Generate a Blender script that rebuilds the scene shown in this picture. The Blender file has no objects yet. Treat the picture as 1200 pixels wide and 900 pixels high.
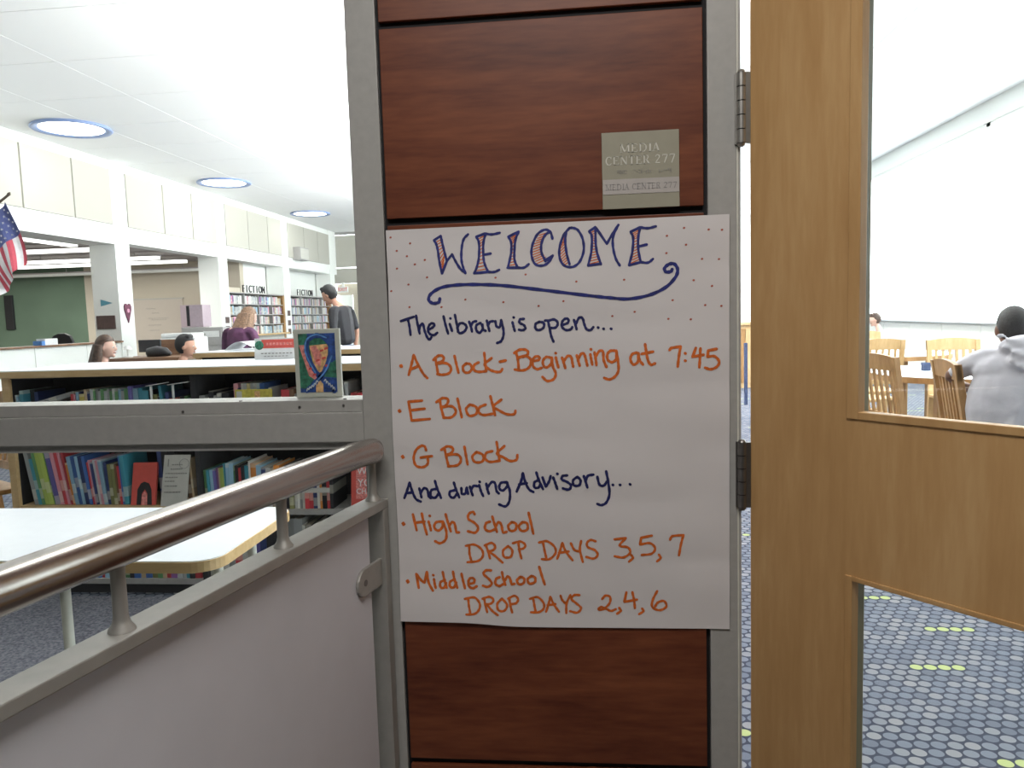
import bpy, bmesh, math, random
from mathutils import Matrix, Vector
random.seed(7)
S = bpy.context.scene
C = S.collection
PI = math.pi

# ---------------------------------------------------------------- camera
cam = bpy.data.cameras.new('camera'); cam.sensor_width = 36.0; cam.lens = 26.536; cam.clip_start = 0.05; cam.clip_end = 200
co = bpy.data.objects.new('camera', cam); C.objects.link(co)
co.matrix_world = Matrix(((0.9947457, 0.0208586, 0.1002296, 0), (0.0978541, 0.0940665, -0.9907452, 0), (-0.0300938, 0.9953474, 0.0915312, 1.25), (0, 0, 0, 1)))
S.camera = co

# ---------------------------------------------------------------- exposure, sky, large lights
S.view_settings.view_transform = 'Standard'; S.view_settings.look = 'None'
S.view_settings.gamma = 1.0; S.view_settings.use_curve_mapping = False
S.view_settings.exposure = 0.0
w = bpy.data.worlds.new('sky'); S.world = w; w.use_nodes = True
w.node_tree.nodes['Background'].inputs[0].default_value = (0.86, 0.93, 1.0, 1)
w.node_tree.nodes['Background'].inputs[1].default_value = 8.0

def area(name, loc, direction, sx, sy, watts, col=(1, 1, 1)):
    l = bpy.data.lights.new(name, 'AREA'); l.shape = 'RECTANGLE'; l.size = sx; l.size_y = sy; l.energy = watts; l.color = col
    o = bpy.data.objects.new(name, l); C.objects.link(o); o.location = loc
    o.rotation_euler = Vector(direction).to_track_quat('-Z', 'Y').to_euler(); return o
# daylight entering the long window wall on the right of the library
for k, y in enumerate((4.6, 9.4, 14.2, 19.0)):
    o = area('window_daylight', (5.84, y, 2.33), (-1, 0, 0), 4.5, 2.7, 1, (1, 1, 1)); o.data.cycles.is_portal = True
sun = bpy.data.lights.new('sun', 'SUN'); sun.energy = 4.5; sun.angle = math.radians(1.5); sun.color = (1, 0.97, 0.92)
so = bpy.data.objects.new('sun', sun); C.objects.link(so); so.rotation_euler = Vector((-1, -0.45, -0.92)).to_track_quat('-Z', 'Y').to_euler()
# fill lamps added under the ceiling only to brighten the library
for y in (4.0, 8.0, 12.0, 17.0):
    area('library_fill_light', (-0.2 , y, 4.0), (0, 0, -1), 1.2, 2.4, 110, (1, 0.98, 0.95))
for y in (14.5, 19.5):
    area('library_fill_light', (-3.0, y, 4.0), (-.5, 0, -1), 1.2, 2.4, 200, (1, 0.98, 0.95))
for y in (5.0, 9.5, 14.0):
    area('library_fill_light', (3.6, y, 4.0), (0, 0, -1), 0.6, 2.4, 120, (1, 0.98, 0.95))
# corridor ceiling fixture behind the camera
area('corridor_light', (-0.05, 0.12, 2.57), (0, 0, -1), 1.0, 0.5, 31.5, (1.0, 0.965, 0.93))

# ---------------------------------------------------------------- helpers
MATS = {}
def new_mat(name):
    m = bpy.data.materials.new(name); m.use_nodes = True
    nt = m.node_tree; b = nt.nodes['Principled BSDF']; MATS[name] = m
    return m, nt, b
def N(nt, t, **kw):
    n = nt.nodes.new(t)
    for k, v in kw.items():
        if k.startswith('i_'):
            key = k[2:]; key = int(key) if key.isdigit() else key.replace('_', ' ')
            n.inputs[key].default_value = v
        else: setattr(n, k, v)
    return n
def ramp(nt, stops):
    r = nt.nodes.new('ShaderNodeValToRGB'); e = r.color_ramp.elements
    while len(e) > len(stops): e.remove(e[-1])
    while len(e) < len(stops): e.new(0.5)
    for el, (p, c) in zip(e, stops): el.position = p; el.color = (*c, 1)
    return r
def plain(name, col, rough=0.6, metal=0.0, vary=0.06, scale=30, bump=0.0, spec=0.5):
    m, nt, b = new_mat(name)
    tc = N(nt, 'ShaderNodeTexCoord'); no = N(nt, 'ShaderNodeTexNoise', i_Scale=scale, i_Detail=3.0)
    nt.links.new(tc.outputs['Object'], no.inputs['Vector'])
    r = ramp(nt, [(0.3, tuple(max(0, c * (1 - vary)) for c in col)), (0.7, tuple(min(1, c * (1 + vary)) for c in col))])
    nt.links.new(no.outputs['Fac'], r.inputs[0]); nt.links.new(r.outputs[0], b.inputs['Base Color'])
    b.inputs['Roughness'].default_value = rough; b.inputs['Metallic'].default_value = metal
    b.inputs['Specular IOR Level'].default_value = spec
    if bump:
        bp = N(nt, 'ShaderNodeBump', i_Strength=bump, i_Distance=0.01); nt.links.new(no.outputs['Fac'], bp.inputs['Height']); nt.links.new(bp.outputs[0], b.inputs['Normal'])
    return m
def wood(name, dark, mid, light, scale=(1, 1, 1), rough=0.45, spec=0.4):
    m, nt, b = new_mat(name)
    tc = N(nt, 'ShaderNodeTexCoord'); mp = N(nt, 'ShaderNodeMapping'); mp.inputs['Scale'].default_value = scale
    nt.links.new(tc.outputs['Object'], mp.inputs[0])
    n1 = N(nt, 'ShaderNodeTexNoise', i_Scale=2.2, i_Detail=7.0, i_Roughness=0.62, i_Distortion=0.6)
    n2 = N(nt, 'ShaderNodeTexNoise', i_Scale=14.0, i_Detail=4.0)
    nt.links.new(mp.outputs[0], n1.inputs['Vector']); nt.links.new(mp.outputs[0], n2.inputs['Vector'])
    mx = N(nt, 'ShaderNodeMath', operation='MULTIPLY_ADD'); mx.inputs[1].default_value = 0.3
    nt.links.new(n2.outputs['Fac'], mx.inputs[0]); 
    sc = N(nt, 'ShaderNodeMath', operation='MULTIPLY'); sc.inputs[1].default_value = 0.7
    nt.links.new(n1.outputs['Fac'], sc.inputs[0]); nt.links.new(sc.outputs[0], mx.inputs[2])
    r = ramp(nt, [(0.34, dark), (0.5, mid), (0.64, light)])
    nt.links.new(mx.outputs[0], r.inputs[0]); nt.links.new(r.outputs[0], b.inputs['Base Color'])
    b.inputs['Roughness'].default_value = rough; b.inputs['Specular IOR Level'].default_value = spec
    return m
def emit(name, col, st):
    m, nt, b = new_mat(name); b.inputs['Base Color'].default_value = (0.8, 0.8, 0.8, 1)
    b.inputs['Emission Color'].default_value = (*col, 1); b.inputs['Emission Strength'].default_value = st; return m

M = MATS
plain('frame_metal', (0.37, 0.365, 0.345), 0.42, 0.0, 0.05, 60, 0.02)
plain('frame_metal_light', (0.62, 0.62, 0.55), 0.5)
plain('steel', (0.44, 0.40, 0.37), 0.25, 1.0, 0.05, 12)
plain('steel_dull', (0.42, 0.41, 0.38), 0.5, 0.55, 0.05, 40)
plain('hinge_dark', (0.20, 0.19, 0.18), 0.35, 0.85, 0.1, 50)
plain('hinge_steel', (0.42, 0.41, 0.38), 0.35, 0.8, 0.08, 50)
plain('guard_panel', (0.70, 0.695, 0.74), 0.8, 0, 0.03, 8)
plain('black_gap', (0.008, 0.007, 0.008), 0.8)
wood('cherry', (0.085, 0.021, 0.010), (0.145, 0.041, 0.018), (0.20, 0.062, 0.026), (1.0, 1, 7.5), 0.42, 0.3)
wood('maple', (0.43, 0.245, 0.095), (0.49, 0.29, 0.12), (0.55, 0.345, 0.155), (6, 6, 0.8), 0.5, 0.35)
wood('birch', (0.50, 0.33, 0.15), (0.58, 0.40, 0.20), (0.66, 0.47, 0.26), (1, 5, 5), 0.5)
wood('oak_chair', (0.27, 0.14, 0.05), (0.36, 0.20, 0.08), (0.46, 0.27, 0.12), (5, 5, 1), 0.4)
wood('pale_chair', (0.55, 0.36, 0.17), (0.62, 0.43, 0.22), (0.7, 0.5, 0.28), (5, 5, 1), 0.4)
wood('walnut', (0.12, 0.06, 0.035), (0.17, 0.09, 0.05), (0.22, 0.12, 0.07), (1, 5, 5), 0.5)
plain('bead_olive', (0.22, 0.20, 0.13), 0.5)
plain('white_laminate', (0.76, 0.79, 0.84), 0.35, 0, 0.02)
plain('white_paint', (0.86, 0.87, 0.84), 0.7, 0, 0.02)
plain('ceiling_tile', (0.90, 0.90, 0.90), 0.9, 0, 0.02, 80)
plain('ceiling_grid', (0.88, 0.88, 0.88), 0.8)
plain('fabric_beige', (0.46, 0.445, 0.395), 0.95, 0, 0.03, 200)
plain('beige_wall', (0.55, 0.49, 0.40), 0.9, 0, 0.03)
plain('green_wall', (0.13, 0.19, 0.135), 0.9, 0, 0.12, 1.2)
plain('class_ceiling', (0.46, 0.42, 0.42), 0.9)
plain('corridor_paint', (0.30, 0.29, 0.28), 0.85)
plain('corridor_tile', (0.14, 0.135, 0.13), 0.6, 0, 0.12, 8)
plain('paper', (0.66, 0.63, 0.625), 0.8, 0, 0.012, 7)
plain('white_paper', (0.72, 0.72, 0.72), 0.8)
plain('ink_blue', (0.014, 0.020, 0.16), 0.6, 0, 0.35, 120)
plain('ink_navy', (0.009, 0.012, 0.095), 0.6, 0, 0.35, 120)
plain('ink_orange', (0.62, 0.13, 0.015), 0.6, 0, 0.22, 150)
plain('ink_red', (0.45, 0.10, 0.06), 0.6)
plain('sign_olive', (0.30, 0.285, 0.215), 0.55, 0, 0.04)
plain('sign_letter', (0.60, 0.59, 0.52), 0.5)
plain('sign_strip', (0.43, 0.40, 0.375), 0.5)
plain('sign_grey_ink', (0.27, 0.26, 0.25), 0.6)
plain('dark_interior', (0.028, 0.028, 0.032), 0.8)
plain('grey_cabinet', (0.34, 0.33, 0.32), 0.5)
plain('white_plastic', (0.78, 0.78, 0.77), 0.5)
plain('purple_plastic', (0.40, 0.32, 0.36), 0.6)
plain('black_plastic', (0.02, 0.02, 0.023), 0.45)
plain('red_print', (0.62, 0.09, 0.07), 0.6)
plain('yellow_card', (0.55, 0.47, 0.08), 0.7, 0, 0.25, 60)
plain('whiteboard_grey', (0.50, 0.44, 0.38), 0.5, 0, 0.02)
plain('brown_plaque', (0.10, 0.065, 0.06), 0.6, 0, 0.3, 60)
plain('teal_felt', (0.12, 0.33, 0.42), 0.9)
plain('heart_felt', (0.13, 0.04, 0.07), 0.9, 0, 0.3, 60)
plain('pink', (0.6, 0.3, 0.4), 0.8)
plain('flag_red', (0.62, 0.10, 0.14), 0.85); plain('flag_white', (0.82, 0.80, 0.82), 0.85); plain('flag_blue', (0.10, 0.12, 0.30), 0.85)
plain('pole_brown', (0.10, 0.07, 0.05), 0.4)
plain('rim_blue', (0.22, 0.30, 0.52), 0.4)
plain('exit_red', (0.75, 0.08, 0.05), 0.5)
emit('lamp_glow', (1, 0.99, 0.97), 9.0)
emit('tube_glow', (1, 0.98, 0.95), 2.2)
plain('skin', (0.50, 0.27, 0.19), 0.55, 0, 0.05, 20); plain('skin_dark', (0.16, 0.08, 0.055), 0.55); plain('skin_light', (0.66, 0.42, 0.34), 0.55)
plain('hair_brown', (0.055, 0.03, 0.02), 0.6, 0, 0.5, 60, 0.3); plain('hair_black', (0.012, 0.011, 0.012), 0.7, 0, 0.3, 90, 0.2); plain('hair_tan', (0.22, 0.13, 0.08), 0.6, 0, 0.5, 60, 0.3)
plain('hoodie_grey', (0.50, 0.49, 0.54), 0.95, 0, 0.07, 14, 0.3)
plain('purple_shirt', (0.08, 0.028, 0.07), 0.9, 0, 0.3, 12); plain('black_shirt', (0.016, 0.016, 0.02), 0.9); plain('blue_shirt', (0.28, 0.45, 0.62), 0.9); plain('pale_shirt', (0.6, 0.58, 0.62), 0.9)
plain('denim', (0.05, 0.07, 0.14), 0.9, 0, 0.2, 40); plain('lip', (0.35, 0.12, 0.10), 0.5); plain('eye_white', (0.7, 0.7, 0.68), 0.3)
plain('paint_green', (0.03, 0.16, 0.10), 0.6, 0, 0.7, 90); plain('paint_blue', (0.02, 0.06, 0.26), 0.6, 0, 0.6, 90); plain('paint_light_blue', (0.10, 0.26, 0.60), 0.6, 0, 0.4, 120)
plain('paint_pink', (0.72, 0.24, 0.22), 0.6, 0, 0.4, 120); plain('paint_orange', (0.72, 0.42, 0.20), 0.6, 0, 0.4, 120); plain('paint_red', (0.62, 0.07, 0.06), 0.6)
plain('mat_white', (0.52, 0.51, 0.47), 0.7)

# book cloth: the colour belongs to each book, a paler title band runs across each spine
m, nt, b = new_mat('book_cover')
oi = N(nt, 'ShaderNodeObjectInfo'); tc = N(nt, 'ShaderNodeTexCoord'); sp = N(nt, 'ShaderNodeSeparateXYZ')
nt.links.new(tc.outputs['Generated'], sp.inputs[0])
ad = N(nt, 'ShaderNodeMath', operation='MULTIPLY_ADD'); ad.inputs[1].default_value = 1.0
ml = N(nt, 'ShaderNodeMath', operation='MULTIPLY'); ml.inputs[1].default_value = 0.4
nt.links.new(oi.outputs['Random'], ml.inputs[0]); nt.links.new(sp.outputs['Z'], ad.inputs[0]); nt.links.new(ml.outputs[0], ad.inputs[2])
pp = N(nt, 'ShaderNodeMath', operation='PINGPONG'); pp.inputs[1].default_value = 0.46; nt.links.new(ad.outputs[0], pp.inputs[0])
gt = N(nt, 'ShaderNodeMath', operation='GREATER_THAN'); gt.inputs[1].default_value = 0.36; nt.links.new(pp.outputs[0], gt.inputs[0])
m2 = N(nt, 'ShaderNodeMath', operation='MULTIPLY'); m2.inputs[1].default_value = 0.38; nt.links.new(gt.outputs[0], m2.inputs[0])
mx = N(nt, 'ShaderNodeMixRGB'); mx.inputs[2].default_value = (0.75, 0.72, 0.6, 1)
nt.links.new(m2.outputs[0], mx.inputs[0]); nt.links.new(oi.outputs['Color'], mx.inputs[1]); nt.links.new(mx.outputs[0], b.inputs['Base Color'])
b.inputs['Roughness'].default_value = 0.45
plain('page_edges', (0.62, 0.58, 0.48), 0.9)

# thin clear glass
m, nt, b = new_mat('glass'); out = nt.nodes['Material Output']
tr = N(nt, 'ShaderNodeBsdfTransparent'); gl = N(nt, 'ShaderNodeBsdfGlossy'); gl.inputs['Roughness'].default_value = 0.02
tr.inputs[0].default_value = (0.97, 0.985, 0.97, 1)
lw = N(nt, 'ShaderNodeLayerWeight', i_Blend=0.5)
p4 = N(nt, 'ShaderNodeMath', operation='POWER'); p4.inputs[1].default_value = 4.5; nt.links.new(lw.outputs['Facing'], p4.inputs[0])
fr = N(nt, 'ShaderNodeMath', operation='MULTIPLY_ADD'); fr.inputs[1].default_value = 0.5; fr.inputs[2].default_value = 0.02; nt.links.new(p4.outputs[0], fr.inputs[0])
ms = N(nt, 'ShaderNodeMixShader'); nt.links.new(fr.outputs[0], ms.inputs[0]); nt.links.new(tr.outputs[0], ms.inputs[1]); nt.links.new(gl.outputs[0], ms.inputs[2]); nt.links.new(ms.outputs[0], out.inputs[0])

# carpet of the library: staggered oval dots, a few of them lime
m, nt, b = new_mat('dot_carpet')
def MA(op, a, bb=None, c=None):
    n = N(nt, 'ShaderNodeMath', operation=op)
    for i, v in enumerate((a, bb, c)):
        if v is None: continue
        if isinstance(v, (int, float)): n.inputs[i].default_value = v
        else: nt.links.new(v, n.inputs[i])
    return n.outputs[0]
geo = N(nt, 'ShaderNodeNewGeometry'); sx = N(nt, 'ShaderNodeSeparateXYZ')
rot = N(nt, 'ShaderNodeVectorRotate'); rot.inputs['Angle'].default_value = 0.0; nt.links.new(geo.outputs['Position'], rot.inputs['Vector']); nt.links.new(rot.outputs[0], sx.inputs[0])
U = MA('DIVIDE', sx.outputs['X'], 0.046); V = MA('DIVIDE', sx.outputs['Y'], 0.040)
row = MA('FLOOR', V); half = MA('MULTIPLY', MA('MODULO', MA('ABSOLUTE', row), 2.0), 0.5)
U2 = MA('ADD', U, half); colm = MA('FLOOR', U2)
fu = MA('SUBTRACT', MA('FRACT', U2), 0.5); fv = MA('SUBTRACT', MA('FRACT', V), 0.5)
dist = MA('SQRT', MA('ADD', MA('POWER', fu, 2.0), MA('POWER', MA('MULTIPLY', fv, 0.95), 2.0)))
dot = MA('LESS_THAN', dist, 0.44)
cb = N(nt, 'ShaderNodeCombineXYZ'); nt.links.new(colm, cb.inputs[0]); nt.links.new(row, cb.inputs[1])
wn = N(nt, 'ShaderNodeTexWhiteNoise'); nt.links.new(cb.outputs[0], wn.inputs[0])
cb2 = N(nt, 'ShaderNodeCombineXYZ'); nt.links.new(MA('FLOOR', MA('DIVIDE', colm, 4.0)), cb2.inputs[0]); nt.links.new(row, cb2.inputs[1])
wn2 = N(nt, 'ShaderNodeTexWhiteNoise'); nt.links.new(cb2.outputs[0], wn2.inputs[0])
big = N(nt, 'ShaderNodeTexNoise', i_Scale=2.5, i_Detail=2.0); nt.links.new(geo.outputs['Position'], big.inputs['Vector'])
sh = MA('ADD', MA('MULTIPLY', wn.outputs['Value'], 0.6), MA('MULTIPLY', big.outputs['Fac'], 0.45))
rc = ramp(nt, [(0.2, (0.095, 0.108, 0.138)), (0.5, (0.135, 0.15, 0.185)), (0.85, (0.21, 0.212, 0.225))]); nt.links.new(sh, rc.inputs[0])
lime = MA('GREATER_THAN', wn2.outputs['Value'], 0.972)
mg = N(nt, 'ShaderNodeMixRGB'); mg.inputs[2].default_value = (0.33, 0.38, 0.17, 1); nt.links.new(lime, mg.inputs[0]); nt.links.new(rc.outputs[0], mg.inputs[1])
mb = N(nt, 'ShaderNodeMixRGB'); mb.inputs[1].default_value = (0.038, 0.044, 0.064, 1); nt.links.new(dot, mb.inputs[0]); nt.links.new(mg.outputs[0], mb.inputs[2])
nt.links.new(mb.outputs[0], b.inputs['Base Color']); b.inputs['Roughness'].default_value = 0.95; b.inputs['Specular IOR Level'].default_value = 0.1
# plain speckled carpet
m, nt, b = new_mat('speckle_carpet')
geo = N(nt, 'ShaderNodeNewGeometry'); no = N(nt, 'ShaderNodeTexNoise', i_Scale=90.0, i_Detail=2.0); nt.links.new(geo.outputs['Position'], no.inputs['Vector'])
rc = ramp(nt, [(0.35, (0.07, 0.075, 0.10)), (0.65, (0.20, 0.20, 0.23))]); nt.links.new(no.outputs['Fac'], rc.inputs[0]); nt.links.new(rc.outputs[0], b.inputs['Base Color'])
b.inputs['Roughness'].default_value = 0.95

MW = {}
def mw(o): return MW.get(o.name, Matrix.Identity(4))
def thing(name, label, cat, loc=(0, 0, 0), rz=0.0, group=None, kind=None):
    o = bpy.data.objects.new(name, None); C.objects.link(o); o.location = loc; o.rotation_euler = (0, 0, rz)
    o.empty_display_size = 0.1
    MW[o.name] = Matrix.Translation(loc) @ Matrix.Rotation(rz, 4, 'Z')
    tag(o, label, cat, group, kind); return o
def tag(o, label=None, cat=None, group=None, kind=None):
    if label: o['label'] = label
    if cat: o['category'] = cat
    if group: o['group'] = group
    if kind: o['kind'] = kind
    return o

class MB:
    def __init__(s): s.v = []; s.f = []; s.m = []; s.sm = []
    def add(s, vs, fs, mi=0, smooth=False):
        n = len(s.v); s.v += [Vector(v) for v in vs]
        for f in fs: s.f.append([n + i for i in f]); s.m.append(mi); s.sm.append(smooth)
        return s
    def box(s, x0, x1, y0, y1, z0, z1, mi=0):
        return s.add([(x0, y0, z0), (x1, y0, z0), (x1, y1, z0), (x0, y1, z0), (x0, y0, z1), (x1, y0, z1), (x1, y1, z1), (x0, y1, z1)],
                     [(0, 3, 2, 1), (4, 5, 6, 7), (0, 1, 5, 4), (1, 2, 6, 5), (2, 3, 7, 6), (3, 0, 4, 7)], mi)
    def obox(s, o, a, b_, c, mi=0):      # box at corner o with edge vectors a, b, c
        o, a, b_, c = map(Vector, (o, a, b_, c))
        return s.add([o, o + a, o + a + b_, o + b_, o + c, o + a + c, o + a + b_ + c, o + b_ + c],
                     [(0, 3, 2, 1), (4, 5, 6, 7), (0, 1, 5, 4), (1, 2, 6, 5), (2, 3, 7, 6), (3, 0, 4, 7)], mi)
    def tube(s, pts, rad, seg=16, mi=0, cap=True):
        pts = [Vector(p) for p in pts]; n = len(pts); rs = rad if isinstance(rad, (list, tuple)) else [rad] * n
        rings = []; ref = None
        for i, p in enumerate(pts):
            d = (pts[min(i + 1, n - 1)] - pts[max(i - 1, 0)]).normalized()
            if ref is None: ref = Vector((0, 0, 1)) if abs(d.z) < 0.9 else Vector((1, 0, 0))
            a = d.cross(ref).normalized(); bb = a.cross(d).normalized(); ref = bb
            rings.append([p + (a * math.cos(2 * PI * k / seg) + bb * math.sin(2 * PI * k / seg)) * rs[i] for k in range(seg)])
        vs = [v for r in rings for v in r]
        fs = [(i * seg + k, i * seg + (k + 1) % seg, (i + 1) * seg + (k + 1) % seg, (i + 1) * seg + k) for i in range(n - 1) for k in range(seg)]
        s.add(vs, fs, mi, True)
        if cap: s.add(rings[0], [list(range(seg))], mi); s.add(rings[-1], [list(range(seg))[::-1]], mi)
        return s
    def prism(s, poly, o, u, v, nrm, mi=0):   # polygon (a,b) in plane o+a*u+b*v extruded along nrm
        o, u, v, nrm = map(Vector, (o, u, v, nrm)); n = len(poly)
        bot = [o + u * a + v * b_ for a, b_ in poly]; top = [p + nrm for p in bot]
        return s.add(bot + top, [list(range(n))[::-1], list(range(n, 2 * n))] + [(i, (i + 1) % n, n + (i + 1) % n, n + i) for i in range(n)], mi)
    def build(s, name, mats, parent=None, local=False, bevel=0.0, pivot=None):
        if isinstance(mats, str): mats = [mats]
        vs = s.v
        if parent is not None and not local:
            inv = mw(parent).inverted(); vs = [inv @ v for v in vs]
        off = Vector((0, 0, 0))
        if parent is None and vs and pivot is not False:
            xs = [v.x for v in vs]; ys = [v.y for v in vs]; zs = [v.z for v in vs]
            off = Vector(((min(xs) + max(xs)) / 2, (min(ys) + max(ys)) / 2, min(zs)))
            vs = [v - off for v in vs]
        me = bpy.data.meshes.new(name); me.from_pydata([tuple(v) for v in vs], [], s.f)
        for mt in mats: me.materials.append(M[mt])
        me.polygons.foreach_set('material_index', s.m); me.polygons.foreach_set('use_smooth', s.sm)
        bm = bmesh.new(); bm.from_mesh(me); bmesh.ops.recalc_face_normals(bm, faces=bm.faces)
        if bevel: bmesh.ops.bevel(bm, geom=[e for e in bm.edges if e.calc_face_angle(0) > 0.6], offset=bevel, segments=2, affect='EDGES', profile=0.6)
        bm.to_mesh(me); bm.free(); me.update()
        o = bpy.data.objects.new(name, me); C.objects.link(o); o.location = off
        if name == 'lettering': o['kind'] = 'stuff'
        if parent is not None: o.parent = parent; MW[o.name] = mw(parent).copy()
        else: MW[o.name] = Matrix.Translation(off)
        return o
def boxo(name, x0, x1, y0, y1, z0, z1, mat, parent=None, bevel=0.0, local=False):
    return MB().box(x0, x1, y0, y1, z0, z1).build(name, mat, parent, local, bevel)
def struct(o, label, cat='wall'): return tag(o, label, cat, None, 'structure')
def copy_tree(o, parent=None):
    c = o.copy(); C.objects.link(c); c.parent = parent
    for ch in list(o.children): copy_tree(ch, c)
    return c
def text_mesh(s, size, depth=0.001, mat='black_plastic', xs=1.0):   # flat lettering from the built-in font, in the XY plane
    cu = bpy.data.curves.new('lettering', 'FONT'); cu.body = s; cu.size = size; cu.extrude = depth / 2; cu.align_x = 'CENTER'; cu.align_y = 'CENTER'; cu.resolution_u = 3
    t = bpy.data.objects.new('lettering', cu); C.objects.link(t); dg = bpy.context.evaluated_depsgraph_get(); dg.update()
    me = bpy.data.meshes.new_from_object(t.evaluated_get(dg)); bpy.data.objects.remove(t); bpy.data.curves.remove(cu)
    vs = [v.co.copy() for v in me.vertices]; fs = [list(p.vertices) for p in me.polygons]; bpy.data.meshes.remove(me)
    return [Vector((v.x * xs, v.y, v.z)) for v in vs], fs
def put_text(name, s, size, mat, parent, origin, u, v, depth=0.001, xs=1.0, label=None):
    vs, fs = text_mesh(s, size, depth, mat, xs); u = Vector(u); v = Vector(v); n = u.cross(v); o = Vector(origin)
    o2 = MB().add([o + u * p.x + v * p.y + n * p.z for p in vs], fs).build(name, mat, parent)
    if label: o2['label'] = label
    return o2
X, Y, Z = Vector((1, 0, 0)), Vector((0, 1, 0)), Vector((0, 0, 1))

# ================================================================ THE SETTING
F = 1.4157            # corridor face of the partition between corridor and library
def slab(name, x0, x1, y0, y1, z0, z1, mat, label, cat='wall'): return struct(boxo(name, x0, x1, y0, y1, z0, z1, mat), label, cat)
slab('floor', -8.0, 5.7, 1.46, 24.0, -0.1, 0.0, 'dot_carpet', 'library floor carpeted in blue grey oval dots with a few lime ones', 'floor')
slab('floor', -3.6, 2.6, -2.6, 1.46, -0.1, 0.0, 'corridor_tile', 'grey floor of the dim corridor in front of the library', 'floor')
slab('floor', -18.0, -8.0, 7.0, 22.2, -0.1, 0.0, 'corridor_tile', 'grey floor of the classroom behind the columns', 'floor')
st = MB().box(-3.6, -0.5, 1.50, 3.2, 0.0, 0.004).build('floor', 'speckle_carpet'); struct(st, 'plain dark speckled carpet strip under the white table', 'floor')
slab('ceiling', -3.6, 2.6, -2.6, 1.41, 2.6, 2.7, 'corridor_paint', 'low plain ceiling of the corridor', 'ceiling')
# library ceiling: grid slab with lay-in tiles
ce = boxo('ceiling', -8.6, 5.8, 1.42, 24.2, 4.08, 4.25, 'ceiling_grid'); struct(ce, 'high white library ceiling of square lay-in tiles', 'ceiling')
tile_me = None
nx, ny = 11, 18; tw, tl = 13.7 / nx, 22.5 / ny
for i in range(nx):
    for j in range(ny):
        if tile_me is None:
            t = MB().box(0.005, tw - 0.005, 0.005, tl - 0.005, 0, 0.03).build('ceiling_tile', 'ceiling_tile', pivot=False); tile_me = t.data
            t.location = (0, 0, 0)
        else: t = bpy.data.objects.new('ceiling_tile', tile_me); C.objects.link(t)
        t.parent = ce
        t.location = Vector((-8.0 + i * tw, 1.5 + j * tl, 4.055)) - ce.location
slab('wall_back', -3.6, 2.6, -2.7, -2.6, 0, 2.7, 'corridor_paint', 'corridor wall behind the camera')
slab('wall_left', -3.7, -3.6, -2.7, 1.4157, 0, 2.7, 'corridor_paint', 'corridor end wall on the left')
slab('wall_right', 2.6, 2.7, -2.7, 1.4157, 0, 2.7, 'corridor_paint', 'corridor end wall on the right')
# partition
pt = MB()
pt.box(-8.0, -3.56, F, F + .12, 0, 4.08); pt.box(-3.56, -0.377, F + .01, F + .11, 2.5, 4.08)
pt.box(1.262, 5.7, F, F + .12, 0, 4.08); pt.box(0.222, 1.262, F + .01, F + .11, 2.19, 4.08)
pt.box(-0.377, 0.222, F + .03, F + .10, 0, 4.08)
struct(pt.build('wall_front', 'corridor_paint'), 'partition wall between the corridor and the library', 'wall')

# ---- cherry panelled pier beside the door
pier = thing('trim_1', 'pier of dark red cherry laminate panels with black reveal joints between them', 'wall panelling', (-0.077, F, 0), 0, None, 'structure')
boxo('backing', -0.377, 0.222, F + .010, F + .030, 0, 2.6, 'black_gap', pier)
for z0, z1 in ((1.7935, 2.6), (1.4365, 1.7805), (0.9, 1.4235), (0.3675, 0.9), (0.0, 0.3545)):
    if abs(z1 - 0.9) < .001 or abs(z0 - 0.9) < .001: continue
    boxo('panel', -0.3705, 0.2145, F, F + .0105, z0, z1, 'cherry', pier, 0.0012)
boxo('panel', -0.3705, 0.2145, F, F + .0105, 0.3675, 1.4235, 'cherry', pier, 0.0012)

# ---- tall interior window left of the pier
w1 = thing('window_1', 'tall interior window in a grey metal frame with a transom bar, left of the cherry pier', 'window', (-2.0, F, 0), 0, None, 'structure')
fr = MB()
fr.box(-0.435, -0.377, F, F + .10, 0, 2.55); fr.box(-2.06, -2.0, F, F + .10, 0, 2.55); fr.box(-3.56, -3.50, F, F + .10, 0, 2.55)
fr.box(-3.50, -2.06, F + .001, F + .10, 0.0, 0.12); fr.box(-2.0, -0.435, F + .001, F + .10, 0.0, 0.12)
fr.box(-3.50, -2.06, F + .001, F + .10, 2.49, 2.55); fr.box(-2.0, -0.435, F + .001, F + .10, 2.49, 2.55)
fr.build('window_frame', 'frame_metal', w1, bevel=0.002)
for a, b_ in ((-3.50, -2.06), (-2.0, -0.435)):
    t = MB().box(a, b_, F + .001, F + .10, 1.012, 1.070); t.build('transom', 'frame_metal', w1, bevel=0.002)
    t = MB().box(a, b_, F + .012, F + .092, 1.070, 1.094); t.box(a, b_, F + .012, F + .092, 0.996, 1.012)
    t.build('glazing_stop', 'frame_metal', w1, bevel=0.0015)
    boxo('pane', a, b_, F + .04, F + .045, 1.094, 2.49, 'glass', w1)
    boxo('pane', a, b_, F + .04, F + .045, 0.12, 0.996, 'glass', w1)
for x, z in ((-0.69, 1.0945), (-0.476, 1.0945)):
    MB().tube([(x, F + .02, z - .001), (x, F + .02, z + .0012)], .0035, 10).build('screw', 'hinge_dark', w1)
for x, z in ((-0.566, 1.081), (-0.477, 1.083), (-0.808, 1.076)):
    MB().tube([(x, F + .013, z), (x, F + .0105, z)], .0028, 10).build('screw', 'hinge_dark', w1)

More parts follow.
